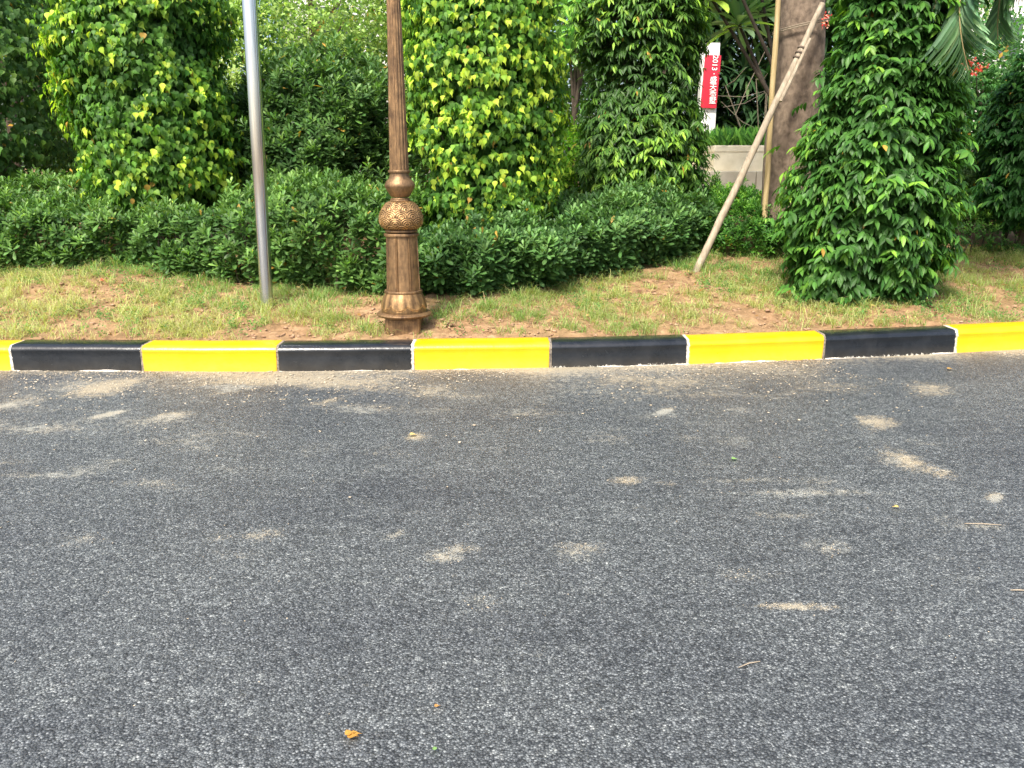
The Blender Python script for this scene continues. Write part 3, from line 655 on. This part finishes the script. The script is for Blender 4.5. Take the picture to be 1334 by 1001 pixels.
pr = wood('timber_prop', pa, pb, .038, .031, M['stake'], 'pale round timber prop leaning up from the grass against the tree', 'tree prop')
m = MB(); mid0 = pa.lerp(pb, .83)
for i in range(3):
    q = pa.lerp(pb, .80+i*.018); dv = (pb-pa).normalized(); m.tube([q-dv*.007, q+dv*.007], .043, 14)
m.build('strap', M['bark'], pr, True)
m = MB(); dv = (pb-pa).normalized(); sd_ = Vector((.034, -.03, 0)); m.tube([pa.lerp(pb, .64)+sd_, pa.lerp(pb, .74)+sd_, pa.lerp(pb, .87)+sd_], [.016, .019, .017], 9); m.build('splint', M['stake'], pr, True)
s0 = at(1008, 300, 9.02); s0.z = float(gz0(s0.x, 9.02))-.05; s1 = at(1017.5, -60, 9.06)
s0.x = at(1003.5, 215, 9.02).x-.01
vs = wood('bamboo_stake', s0, s1, .029, .027, M['bamboo'], 'upright yellowish bamboo stake tied to the left side of the tree trunk', 'stake')
m = MB()
for py in (28, 30.5): 
    zz_ = at(1040, py, 9.1).z; m.tube([(tx+.31*math.cos(a)-.0, TY+.31*math.sin(a)*1.0, zz_+.06*math.cos(a)) for a in [i*math.pi/16 for i in range(15, 34)]], .007, 6)
m.build('tie', M['twig'], vs)

# ------------------------------------------------------------------ planter, ledge, sign
def pbox(px0, px1, py0, py1, Y, depth):
    a = at(px0, py0, Y); b_ = at(px1, py1, Y); a.x, b_.x = at(px0, (py0+py1)/2, Y).x, at(px1, (py0+py1)/2, Y).x; return (a.x+b_.x)/2, Y+depth/2, (a.z+b_.z)/2, abs(b_.x-a.x)/2, depth/2, abs(a.z-b_.z)/2
pl = thing('stone_planter', (at(966, 240, 12.6).x, 12.8, 1.0), 'cream stone planter box with a stepped ledge, behind the timber prop', 'planter')
x, y, z, hx, hy, hz = pbox(930, 1085, 189.5, 226, 13.0, 1.6); m = MB(); m.box((x, y, z), (hx, hy, hz), bev=.008)
m.build('planter_wall', M['stone'], pl)
m = MB(); m.box((x, y-.0, z+hz-.055), (hx+.012, hy+.012, .04), bev=.006); m.build('coping', M['stone'], pl)
x, y, z, hx, hy, hz = pbox(880, 1090, 223.5, 245, 12.55, 2.3); m = MB()
wd = hx*2/4
for i in range(4): m.box((x-hx+wd*(i+.5), y, z-.2), (wd/2-.004, hy, hz+.2), bev=.006)
m.build('ledge', M['stone'], pl)
rg = np.random.default_rng(77)
def grassmass(root, name, x0, x1, y0, y1, zfn, n, ln, cols, seed, kind='blade', wid=1.6, mat='softleaf'):
    rg = np.random.default_rng(seed); pos = np.stack([rg.uniform(x0, x1, n), rg.uniform(y0, y1, n), np.zeros(n)], -1); pos[:, 2] = zfn(pos[:, 0], pos[:, 1])
    D = norm(np.stack([rg.normal(0, .45, n), rg.normal(-.15, .45, n), np.ones(n)], -1)); NN = norm(np.stack([rg.normal(0, 1, n), -np.ones(n), np.ones(n)*.4], -1))
    return link(name, leaves(name, kind, pos, D, NN, ln*rg.uniform(.6, 1.2, n), pick(rg, n, cols, [1]*len(cols)), wid), M[mat], root)
px_ = pbox(930, 1085, 189.5, 226, 13.0, 1.6)
gp = thing('border_grass', (px_[0], 13.6, px_[2]+px_[5]), 'bright strappy grass growing along the top of the stone planter', 'plant')
grassmass(gp, 'foliage', px_[0]-px_[3]+.05, px_[0]+px_[3], 13.05, 14.4, lambda x, y: 0*x+px_[2]+px_[5]-.03, 3800, .27, [(.1, .26, .04), (.17, .36, .06), (.05, .15, .03)], 78)

SY = 15.0
x, y, z, hx, hy, hz = pbox(912.5, 934.5, 56, 190, SY, .22); sg = thing('sign_pillar', (x, SY, 1.0), 'white pillar sign with a red panel and white vertical writing', 'sign')
m = MB(); m.box((x, y, z-.3), (hx, hy, hz+.3), bev=.01); m.build('pillar', M['signwhite'], sg)
x2, y2, z2, hx2, hy2, hz2 = pbox(916, 936.5, 72, 141, SY-.06, .05); rot = Matrix.Rotation(R(-2.0), 3, 'Y')
rot = Matrix.Rotation(R(2.2), 3, 'Y')
m = MB(); m.box((x2, y2, z2), (hx2, hy2, hz2), rot=rot, bev=.003); m.build('red_panel', M['red'], sg)
def text(body, x, z, size, rz=0, parent=None, Yf=SY-.068):
    c = bpy.data.curves.new('lettering', 'FONT'); c.body = body; c.size = size; c.align_x = 'CENTER'; c.align_y = 'CENTER'; c.extrude = .002; c.offset = .0008
    o = bpy.data.objects.new('lettering', c); COL.objects.link(o); bpy.context.view_layer.update()
    dg = bpy.context.evaluated_depsgraph_get(); me = bpy.data.meshes.new_from_object(o.evaluated_get(dg)); bpy.data.objects.remove(o)
    me.transform(Matrix.Translation((x, Yf, z)) @ Matrix.Rotation(R(rz), 4, 'Y') @ Matrix.Rotation(R(90), 4, 'X'))
    me.materials.clear(); return link('lettering', me, M['white'], parent)
p = at(930, 83, SY); text('2013', p.x, p.z, .125, 90+2, sg)
p = at(929, 97.5, SY); text('·', p.x, p.z, .15, 0, sg)
for ch, py in zip('盛天香墅', (105.5, 114.5, 123.5, 132)):
    p = at(928.2-(py-105)*.04, py, SY); text(ch, p.x, p.z, .125, 2, sg)

# ------------------------------------------------------------------ frangipani with big leaves, bare twigs, dark plants behind the sign
def frangipani(label, seed, Y, basex, tips, ln, cols):
    bx_ = at(basex, 200, Y).x; g0 = float(gz0(bx_, Y)); root = thing('frangipani_tree', (bx_, Y, g0), label, 'tree'); m = MB(); rg = np.random.default_rng(seed)
    fork = Vector((bx_, Y, g0+1.1)); m.tube([(bx_, Y, g0-.05), (bx_+.03, Y, g0+.6), fork], [.05, .04, .032], 9)
    P = []; D = []; N = []; S = []
    for (tx_, ty_) in tips:
        t = at(tx_, ty_, Y+rg.uniform(-.3, .3)); m.tube([fork, fork.lerp(t, .5)+Vector((rg.uniform(-.1, .1), 0, -.05)), t], [.028, .022, .018], 8)
        for j in range(26):
            ph = j*2.4; el = R(18+92*j/26); d = np.array([math.cos(ph)*math.sin(el), math.sin(ph)*math.sin(el), math.cos(el)]); nn = np.array([-math.cos(ph)*math.cos(el), -math.sin(ph)*math.cos(el), math.sin(el)])
            P.append(np.array(t)-np.array([0, 0,   .06*j/26])); D.append(d); N.append(nn); S.append(ln*rg.uniform(.75, 1.1))
    m.build('trunk', M['darkbark'], root, True)
    link('foliage', leaves('foliage', 'big', np.array(P), np.array(D), np.array(N), np.array(S), pick(rg, len(P), cols, [3, 2, 1]), .72), M['leaf'], root)
frangipani('frangipani with long pale leaves above the red sign', 401, 10.7, 1035, [(962, 30), (990, 12), (925, -5), (985, -40), (945, -50)], .50, [(.2, .34, .16), (.3, .45, .24), (.4, .6, .1)])
frangipani('frangipani with big bright leaves between the two middle column shrubs', 402, 12.5, 747, [(748, 35), (738, 5), (762, -5), (742, 70), (755, -50)], .46, [(.2, .4, .14), (.32, .52, .24), (.45, .62, .25)])
bt = thing('bare_shrub', (at(975, 200, 14.2).x, 14.2, 1.1), 'tangle of bare pale twigs in front of dark plants behind the planter', 'shrub'); m = MB(); rg2 = random.Random(9)
o_ = at(1000, 190, 14.2)
for (a0, b0, a1, b1) in [(1000, 175, 940, 133), (998, 120, 942, 140), (1000, 118, 935, 125), (945, 112, 972, 88), (985, 103, 1000, 96), (958, 150, 1000, 60)]:
    p0 = at(a0, b0, 14.2+rg2.uniform(-.3, .1)); p1 = at(a1, b1, 14.0+rg2.uniform(-.2, .2)); md = p0.lerp(p1, .5)+Vector((rg2.uniform(-.05, .05), 0, -.06))
    m.tube([o_+Vector((0, .2, -.6)), p0, md, p1], [.009, .008, .007, .004], 6)
m.build('twigs', M['twig'], bt)
def strappy(label, seed, px, Y, ztop, n, cols, ln=.6, spread=.8):
    c = at(px, 150, Y); g0 = float(gz0(c.x, Y)); root = thing('strappy_plant', (c.x, Y, g0), label, 'plant'); rg = np.random.default_rng(seed); pos = []; D = []; N = []
    for h in range(n//26):
        t = np.array([c.x+rg.uniform(-spread, spread), Y+rg.uniform(-.4, .4), rg.uniform(g0+.4, ztop)])
        for j in range(26):
            ph = rg.uniform(0, 6.28); el = R(rg.uniform(10, 115)); d = np.array([math.cos(ph)*math.sin(el), math.sin(ph)*math.sin(el), math.cos(el)])
            pos.append(t); D.append(d); N.append([-math.cos(ph)*math.cos(el), -math.sin(ph)*math.cos(el), math.sin(el)])
    link('foliage', leaves('foliage', 'blade', np.array(pos), np.array(D), np.array(N), ln*rg.uniform(.6, 1.1, len(pos)), pick(rg, len(pos), cols, [3, 2, 1]), 1.5), M['glossleaf'], root)
    stems(root, seed, c.x, Y, g0, ztop, spread, 8, .03)
strappy('dark clump of drooping strap leaves behind the planter grass', 410, 975, 15.9, 4.6, 3600, [(.02, .05, .02), (.035, .08, .03), (.09, .15, .05)], .62, 1.3)
strappy('dark strap-leaved clump behind the tree trunk', 411, 1120, 16.5, 4.2, 2400, [(.03, .07, .02), (.06, .12, .03), (.1, .2, .05)], .6, 1.6)

# ------------------------------------------------------------------ farther trees and bushes
def fartree(name, label, seed, px, Y, prof_rel, n, ln, cols, cat='tree', style='rand', kind='small', k=9, group='loose trees behind the shrubs', lump=.35):
    c = at(px, 200, Y); g0 = float(gz0(c.x, Y)); root = thing(name, (c.x, Y, g0), label, cat, group)
    prof = [(g0+z, r) for z, r in prof_rel]; bush(root, seed, c.x, Y, prof, n, kind, style, k, ln, cols, M['softleaf'], lump=lump, lscale=1.6, shell=.7, back=.3, gap=-.55, name='crown', wid=1.3)
    stems(root, seed, c.x, Y, g0, g0+prof_rel[-1][0]*.8, prof_rel[len(prof_rel)//2][1], 12, .08); return root
fartree('tree', 'pale feathery light-green tree rising behind the dark bush', 501, 415, 13.8, [(.8, .6), (1.5, 1.3), (2.5, 1.5), (3.6, 1.3), (4.4, .7), (4.8, .1)], 2600, .075, FUZ)
fartree('tree', 'soft green small-leaved tree behind the left heart-leaved column', 502, 215, 15, [(.4, 1.), (1.5, 2.0), (3, 2.2), (4.5, 1.6), (5.5, .2)], 1900, .10, ((.06, .14, .03), (.12, .24, .06), (.25, .4, .12)))
fartree('tree', 'hazy green small-leaved tree behind the gap beside the right column', 503, 1235, 12.6, [(.1, .6), (.8, .95), (1.8, 1.0), (2.5, .7), (2.9, .1)], 2300, .075, ((.06, .16, .05), (.12, .27, .09), (.24, .42, .14)))
fartree('tree', 'tall pale green tree top above the right-hand shrubs', 504, 1215, 18, [(2.2, .5), (3.2, .9), (4.2, .9), (5.5, .6), (6, .2)], 700, .10, FUZ)
fartree('tree', 'dark small-leaved tree far behind the left edge', 505, 20, 17, [(.5, 1.5), (2, 2.6), (4, 2.8), (6, 1.5), (7, .2)], 1900, .12, DRK)
fartree('tree', 'dark small-leaved tree behind the red sign', 506, 860, 17.5, [(.5, 1.5), (2, 2.2), (4, 2.4), (6, 1.5), (7, .2)], 1900, .12, DRK)
fartree('tree', 'mid-green tree behind the right heart-leaved column', 507, 640, 16, [(.5, 1.2), (2, 2.0), (4, 2.1), (5.5, 1.3), (6.5, .2)], 1700, .11, ((.05, .12, .03), (.09, .19, .05), (.2, .35, .1)))
fartree('low_bush', 'small bright yellow-green bush in the gap right of the bright middle column', 508, 742, 10.6, [(.0, .25), (.5, .38), (.95, .34), (1.2, .08)], 500, .07, ((.1, .25, .03), (.25, .42, .04), (.45, .6, .07)), cat='bush', group='low bushes', lump=.08)
fartree('low_bush', 'dark bush under the hazy tree near the right edge', 509, 1235, 11.0, [(.0, .6), (.5, .9), (.9, .85), (1.2, .2)], 900, .07, DRK, cat='bush', group='low bushes', lump=.1)
fr = thing('flowering_shrub', (at(1262, 200, 11.6).x, 11.6, 1.0), 'shrub with coral red blossoms near the right edge', 'shrub')
bush(fr, 520, at(1268, 200, 11.6).x, 11.6, [(1.1, .3), (1.7, .5), (2.4, .45), (2.75, .08)], 600, 'lance', 'droop', 7, .10, ((.05, .14, .04), (.1, .24, .06), (.22, .42, .1)), M['softleaf'], lump=.08)
stems(fr, 520, at(1268, 200, 11.6).x, 11.6, .9, 2.6, .4, 7, .03)
for fx, fy in ((1262, 82), (1270, 94), (1277, 88), (1252, 79)): flower(fr, at(fx, fy, 11.05), fx+fy, .042, 6)
# far wood: one leafy mass
fw = np.random.default_rng(600); n = 5200
x = fw.uniform(-22, 22, n); yb_ = 24+2*np.sin(x*.7)+fw.uniform(0, 2.5, n); zt_ = 5.2+1.6*nz(np.stack([x, 0*x, 0*x], -1), .5, 601)-np.clip((x-11.5)/1.2, 0, 1)*2.6
z = 1+fw.random(n)**.8*(zt_-1+1.5); P = np.stack([x, yb_, z], -1); O = norm(np.stack([fw.normal(0, .3, n), -np.ones(n), .5*np.ones(n)], -1))
lm = nz(P, .9, 602); P[:, 1] -= lm*1.2; yg = np.clip(.45+.35*lm+fw.normal(0, .15, n), 0, 1)
pos, D, NN, s, c = expand(fw, P, O, 10, 'rand', .2, yg, ((.03, .075, .025), (.06, .14, .04), (.16, .28, .09)))
tag(link('far_wood', leaves('far_wood', 'small', pos, D, NN, s, c, 1.6), M['softleaf']), 'distant leafy wood closing the view behind the shrubs', 'wood', kind='stuff')

# pale buildings glimpsed through the leaves
def building(label, px0, px1, Y, h):
    a = at(px0, 200, Y).x; b_ = at(px1, 200, Y).x; root = thing('building', ((a+b_)/2, Y, .9), label, 'building'); m = MB(); m.box(((a+b_)/2, Y+3, .9+h/2), ((b_-a)/2, 3, h/2)); m.build('wall', M['plaster'], root)
    m = MB(); m.box(((a+b_)/2, Y+3, .9+h+.12), ((b_-a)/2+.3, 3.3, .12)); m.build('roof', M['roof'], root)
    nx_ = max(2, int((b_-a)/2.6))
    for i in range(nx_):
        for fz in range(int(h//3)):
            xc = a+(i+.5)*(b_-a)/nx_; zc = .9+1.7+fz*3
            m = MB(); m.box((xc, Y-.02, zc), (.62, .05, .72)); w_ = m.build('window', M['signwhite'], root)
            m = MB(); m.box((xc, Y-.075, zc), (.55, .01, .65)); p_ = m.build('pane', M['glass'], w_); p_.matrix_parent_inverse = Matrix.Translation(-root.location)
            p_.matrix_parent_inverse = Matrix.Identity(4) if False else Matrix()
            p_.data.transform(Matrix()) ; p_.matrix_parent_inverse = Matrix()
            p_.matrix_basis = Matrix()
building('pale plastered house glimpsed through leaves between the two poles', 380, 620, 28, 9)
building('pale plastered house glimpsed through leaves at the upper right', 1215, 1500, 30, 9)

# ------------------------------------------------------------------ palm whose fronds hang in at the upper right
py_ = 7.6; pxx = at(1460, 200, py_).x; g0 = float(gz0(pxx, py_))
pm = thing('palm_tree', (pxx, py_, g0), 'palm whose grey-green feathery fronds hang in at the upper right corner', 'palm tree')
m = MB(); m.tube([(pxx, py_, g0-.1), (pxx+.03, py_, g0+1.2), (pxx, py_, g0+3.0)], [.13, .11, .10], 14); m.build('trunk', M['bark'], pm, True)
ptop = Vector((pxx, py_, g0+3.0))
def frond(tip, midp, ll, seed):
    rg = np.random.default_rng(seed); A = ptop; N = 130; pos = []; D = []; NN = []; S = []; pts = []
    for i in range(N):
        t = (i+1)/N; p = A*(1-t)**2+midp*2*t*(1-t)+tip*t*t; pts.append(p)
    for i in range(8, N):
        tg = np.array((pts[i]-pts[i-1]).normalized()); t = i/N
        sd_ = norm(np.cross(tg, [0, 0, 1.]))
        for s in (-1, 1):
            d = norm(tg*.55+sd_*s*.6+np.array([0, -.05, -.75])+rg.normal(0, .05, 3)); pos.append(np.array(pts[i])); D.append(d); NN.append(norm(np.cross(d, tg))); S.append(ll*(math.sin(math.pi*min(1, .15+.85*t))**.6+.12)*rg.uniform(.85, 1.1))
    o = link('frond', leaves('frond', 'blade', np.array(pos), np.array(D), np.array(NN), np.array(S), pick(rg, len(pos), [(.13, .25, .14), (.19, .33, .19), (.28, .42, .24)], [3, 2, 1]), 1.0), M['softleaf'], pm)
    m = MB(); m.tube(pts[::4]+[pts[-1]], [.014-.011*i/(len(pts[::4])) for i in range(len(pts[::4])+1)], 6); r = m.build('rachis', M['bamboo'], o); r.matrix_parent_inverse = Matrix()
frond(at(1262, 92, 7.0), at(1190, -160, 7.1), .50, 1); frond(at(1300, 52, 7.3), at(1290, -140, 7.4), .45, 2); frond(at(1215, 20, 7.2), at(1260, -210, 7.3), .42, 3); frond(at(1345, 70, 6.9), at(1390, -160, 7.2), .45, 4)
for j in range(6):
    a = j*1.05+.2; frond(ptop+Vector((math.cos(a)*1.4+.6, math.sin(a)*1.2+.5, .1)), ptop+Vector((math.cos(a)*.7, math.sin(a)*.6+.2, 1.0)), .45, 20+j)

# ------------------------------------------------------------------ grass on the verge
def verge_grass():
    rg = np.random.default_rng(900); T = 4200
    x = rg.uniform(-6.3, 6.4, T); s = rg.uniform(.03, 2.6, T)**1.0; y = kf(x)+KD+s; P = np.stack([x, y, 0*x], -1)
    dens = nz(P, 2.6, 901)*.12+nz(P, 7.5, 902)*.75+np.interp(x, [-5, -3, -1, 1, 3], [.5, .45, .3, .3, .4])+np.clip(s-.35, -.35, .3)*.7
    keep = dens > rg.uniform(-.25, 1.0, T); x, y, s, dens = x[keep], y[keep], s[keep], dens[keep]; T = len(x)
    tone = nz(np.stack([x, y, 0*x], -1), 1.8, 903); k = 30
    N = T*k; X = np.repeat(x, k)+rg.normal(0, .038, N); Y = np.repeat(y, k)+rg.normal(0, .038, N); Y = np.maximum(Y, kf(X)+KD+.012); Z = gz(X, Y)
    az = rg.uniform(0, 6.28, N); ln = np.repeat(rg.uniform(.05, .12, T)+(rg.random(T) < .16)*.09, k)*rg.uniform(.4, 1.25, N); lean = rg.uniform(.9, 2.2, N)
    d = np.stack([np.cos(az), np.sin(az), 0*az], -1); sdv = np.stack([-np.sin(az), np.cos(az), 0*az], -1); wd_ = .0021*rg.uniform(.7, 1.3, N)
    base = np.stack([X, Y, Z-.006], -1); up = np.array([0, 0, 1.])
    m1 = base+up*(ln*.55)[:, None]+d*(ln*.28*lean)[:, None]; m2 = base+up*(ln*(.95-.42*lean*.8))[:, None]+d*(ln*.8*lean)[:, None]
    V = np.stack([base-sdv*wd_[:, None], base+sdv*wd_[:, None], m1-sdv*(wd_*.85)[:, None], m1+sdv*(wd_*.85)[:, None], m2], 1)
    F = np.array([(0, 1, 3), (0, 3, 2), (2, 3, 4)]); FF = (F[None]+(np.arange(N)*5)[:, None, None]).reshape(-1, 3)
    tn = np.clip(np.repeat(tone, k)*.5+.5+rg.normal(0, .25, N)+np.interp(X, [-5, -2, 0], [.25, .1, -.12]), 0, 1)[:, None]
    c = (np.array([.17, .31, .09])*(1-tn)+np.array([.43, .45, .19])*tn)*rg.uniform(.7, 1.3, (N, 1))
    dry = rg.random(N) < .13; c[dry] = np.array([.52, .42, .25])*rg.uniform(.7, 1.1, (dry.sum(), 1))
    me = mesh_np('grass', V.reshape(-1, 3), FF, {'leafcol': np.repeat(c, 5, 0)})
    tag(link('grass', me, M['softleaf']), 'patchy thin grass tufts growing on the bare brown soil behind the kerb', 'grass', kind='stuff')
verge_grass()
def weeds():
    rg = np.random.default_rng(930); T = 1000; x = rg.uniform(-6, 6.3, T); s = rg.uniform(.08, 2.2, T); y = kf(x)+KD+s
    dn = nz(np.stack([x, y, 0*x], -1), 3.1, 931); kp = dn > -.1; x, y = x[kp], y[kp]; P = np.stack([x, y, gz(x, y)+.035], -1); O = norm(rg.normal(0, .5, (len(P), 3))+np.array([0, -.2, 1]))
    pos, D, NN, s_, c = expand(rg, P, O, 34, 'rand', .024, rg.uniform(.2, .9, len(P)), ((.07, .17, .05), (.12, .26, .07), (.2, .36, .09)))
    pos[:, 2] = np.maximum(pos[:, 2], gz(pos[:, 0], pos[:, 1])+.004)
    tag(link('weeds', leaves('weeds', 'small', pos, D, NN, s_, c), M['softleaf']), 'small feathery green weeds scattered through the verge grass', 'weeds', kind='stuff')
weeds()
def litter():
    rg = np.random.default_rng(970); n = 420; x = rg.uniform(-6, 6.2, n); y = kf(x)+KD+.03+rg.beta(2.2, 1.4, n)*2.1; P = np.stack([x, y, gz(x, y)+.03], -1)
    D = norm(rg.normal(0, 1, (n, 3))*(1, 1, .25)); NN = norm(rg.normal(0, .35, (n, 3))+np.array([0, -.2, 1]))
    tag(link('leaf_litter', leaves('leaf_litter', 'lance', P, D, NN, rg.uniform(.03, .075, n), pick(rg, n, [(.30, .17, .07), (.45, .32, .14), (.20, .11, .06), (.52, .42, .2)], [3, 2, 2, 1]), 1.3), M['softleaf']), 'dry fallen leaves scattered over the verge and under the hedge', 'leaf litter', kind='stuff')
litter()
# straw runners, clods, crumbs
def chips(name, label, cat, P, S, mat, seed, flat=.6):
    rg = np.random.default_rng(seed); n = len(P)
    B = np.array([(1, 0, 0), (-1, 0, 0), (0, 1, 0), (0, -1, 0), (0, 0, 1), (0, 0, -1), (.6, .6, .5), (-.6, .5, .6), (.5, -.6, .6), (-.5, -.6, .5)], float)
    bm = bmesh.new(); [bm.verts.new(v) for v in B]; r_ = bmesh.ops.convex_hull(bm, input=bm.verts[:]); bmesh.ops.triangulate(bm, faces=bm.faces[:]); bm.verts.index_update(); bm.verts.ensure_lookup_table()
    B = np.array([v.co for v in bm.verts]); F = np.array([[v.index for v in f.verts] for f in bm.faces]); bm.free()
    a = rg.uniform(0, 6.28, n); ca, sa = np.cos(a), np.sin(a); V = np.repeat(B[None], n, 0)*rg.uniform(.6, 1.3, (n, len(B), 1))*np.stack([rg.uniform(.7, 1.6, n), rg.uniform(.6, 1.1, n), np.full(n, flat)], -1)[:, None, :]
    X = V[..., 0]*ca[:, None]-V[..., 1]*sa[:, None]; Y = V[..., 0]*sa[:, None]+V[..., 1]*ca[:, None]; V = np.stack([X, Y, V[..., 2]], -1)*S[:, None, None]+P[:, None, :]
    FF = (F[None]+(np.arange(n)*len(B))[:, None, None]).reshape(-1, 3)
    tag(link(name, mesh_np(name, V.reshape(-1, 3), FF), mat), label, cat, kind='stuff')
rg = np.random.default_rng(950); n = 16000; x = rg.uniform(-6.2, 6.3, n); y = kf(x)+KD+.015+rg.uniform(0, 2.2, n); S = rg.exponential(.0048, n)+.0025
S = np.minimum(S, .024); chips('soil_clods', 'brown lumps of dry soil lying among the grass', 'soil', np.stack([x, y, gz(x, y)+S*.25], -1), S, M['clod'], 951, .5)
n = 15000; x = rg.uniform(-6.2, 6.3, n); s = rg.exponential(.36, n)+.008
lone = rg.random(n) < .035; s = np.where(lone, rg.uniform(.2, 4.0, n), s); P2 = np.stack([x, kf(x)-s, 0*x+.003], -1)
S = np.minimum(rg.exponential(.0024, n)+.0014, .011); S = np.where(lone, np.minimum(S, .0035), S); dn = nz(P2, 3.2, 952); kp = (dn > -.2) | lone
P2, S = P2[kp], S[kp]
ex = []; es = []
for px, py, hw, hh, st, tt in PATCH[:26]:
    c = onroad(px, py); t = c.y/ray(px, py).y; rx = hw*t/FPX; ry = abs(onroad(px, py-hh).y-c.y); q = int(26*st)
    ex.append(np.stack([c.x+rg.normal(0, rx*.55, q), c.y+rg.normal(0, ry*.55, q), np.full(q, .003)], -1)); es.append(rg.uniform(.0015, .004, q))
P2 = np.concatenate([P2]+ex); S = np.concatenate([S]+es); P2[:, 1] = np.minimum(P2[:, 1], kf(P2[:, 0])-.01)
chips('sand_crumbs', 'pale crumbs of sand and mortar strewn over the asphalt', 'sand', P2, S, M['crumb'], 953, .35)
# fallen bits one can point at
def fallen(label, px, py, size, ang, kind='heart', mat='dryleaf', n=1, name='fallen_leaf', col=(.5, .28, .08)):
    c = onroad(px, py); rg = np.random.default_rng(int(px*7+py)); root = None
    P = np.array([[c.x, c.y, .012+.004*i] for i in range(n)])+rg.normal(0, size*.18, (n, 3))*(1, 1, 0); a = R(ang)+rg.uniform(-1, 1, n)*(n > 1)
    D = np.stack([np.cos(a), np.sin(a), np.full(n, .12)], -1); NN = np.stack([0*a, 0*a-.1, 0*a+1], -1)
    o = link(name, leaves(name, kind, P-D*size*.5*(1, 1, 0), D, NN, size, np.array([col]*n)*rg.uniform(.8, 1.2, (n, 1)), 1.0), M['softleaf'])
    return tag(o, label, 'leaf')
fallen('crumpled orange-brown leaf lying on the asphalt near the bottom edge', 460, 962, .03, 60, n=3, col=(.62, .33, .08))
fallen('small orange leaf scrap on the asphalt at bottom centre', 573, 924, .018, 20, col=(.6, .3, .1))
fallen('tiny green leaf on the asphalt near the bottom edge', 567, 978, .018, 100, col=(.2, .35, .12))
fallen('green leaf scrap in the road below the middle yellow block', 960, 601, .04, 10, col=(.25, .42, .14))
fallen('orange leaf scrap lying beside sand streaks at the right of the road', 1163, 663, .03, 170, col=(.6, .42, .15))
fallen('small tan leaf on the road left of the centre patch', 541, 570, .05, 5, col=(.6, .45, .2))
fallen('brown leaf flat on the road near the right kerb', 1238, 483, .055, 0, col=(.55, .34, .12))
def twig(label, px0, py0, px1, py1, r):
    a, b_ = onroad(px0, py0), onroad(px1, py1); m = MB(); md = a.lerp(b_, .5)+Vector((0, .006, 0)); up = Vector((0, 0, r+.004)); m.tube([a+up, md+up, b_+up], [r*.7, r, r*.6], 7)
    tag(m.build('twig', M['stake'], None, True), label, 'twig', 'twigs lying on the road')
twig('thin straw-like twig on the asphalt near the right edge', 1256, 684, 1304, 686, .0025)
twig('short thin twig on the asphalt at the lower right', 962, 872, 990, 864, .002)
twig('thin pale twig near the right edge of the lower road', 1316, 771, 1345, 773, .0025)
# litter on the verge
for lab, px, py, col in (('small red fallen petal in the left grass', 131, 374, (.7, .12, .08)), ('small red fallen petal under the right column shrub', 1044, 362, (.7, .12, .12)), ('dry orange leaf lying at the foot of the hedge by the steel pole', 294, 356, (.6, .25, .08))):
    c = onverge(px, py); o = link('fallen_petal' if 'petal' in lab else 'fallen_leaf', leaves('l', 'heart', np.array([[c.x, c.y, c.z+.06]]), np.array([[1, -.3, .3]]), np.array([[0, -.6, 1.]]), .06, np.array([col])), M['softleaf']); tag(o, lab, 'petal' if 'petal' in lab else 'leaf')
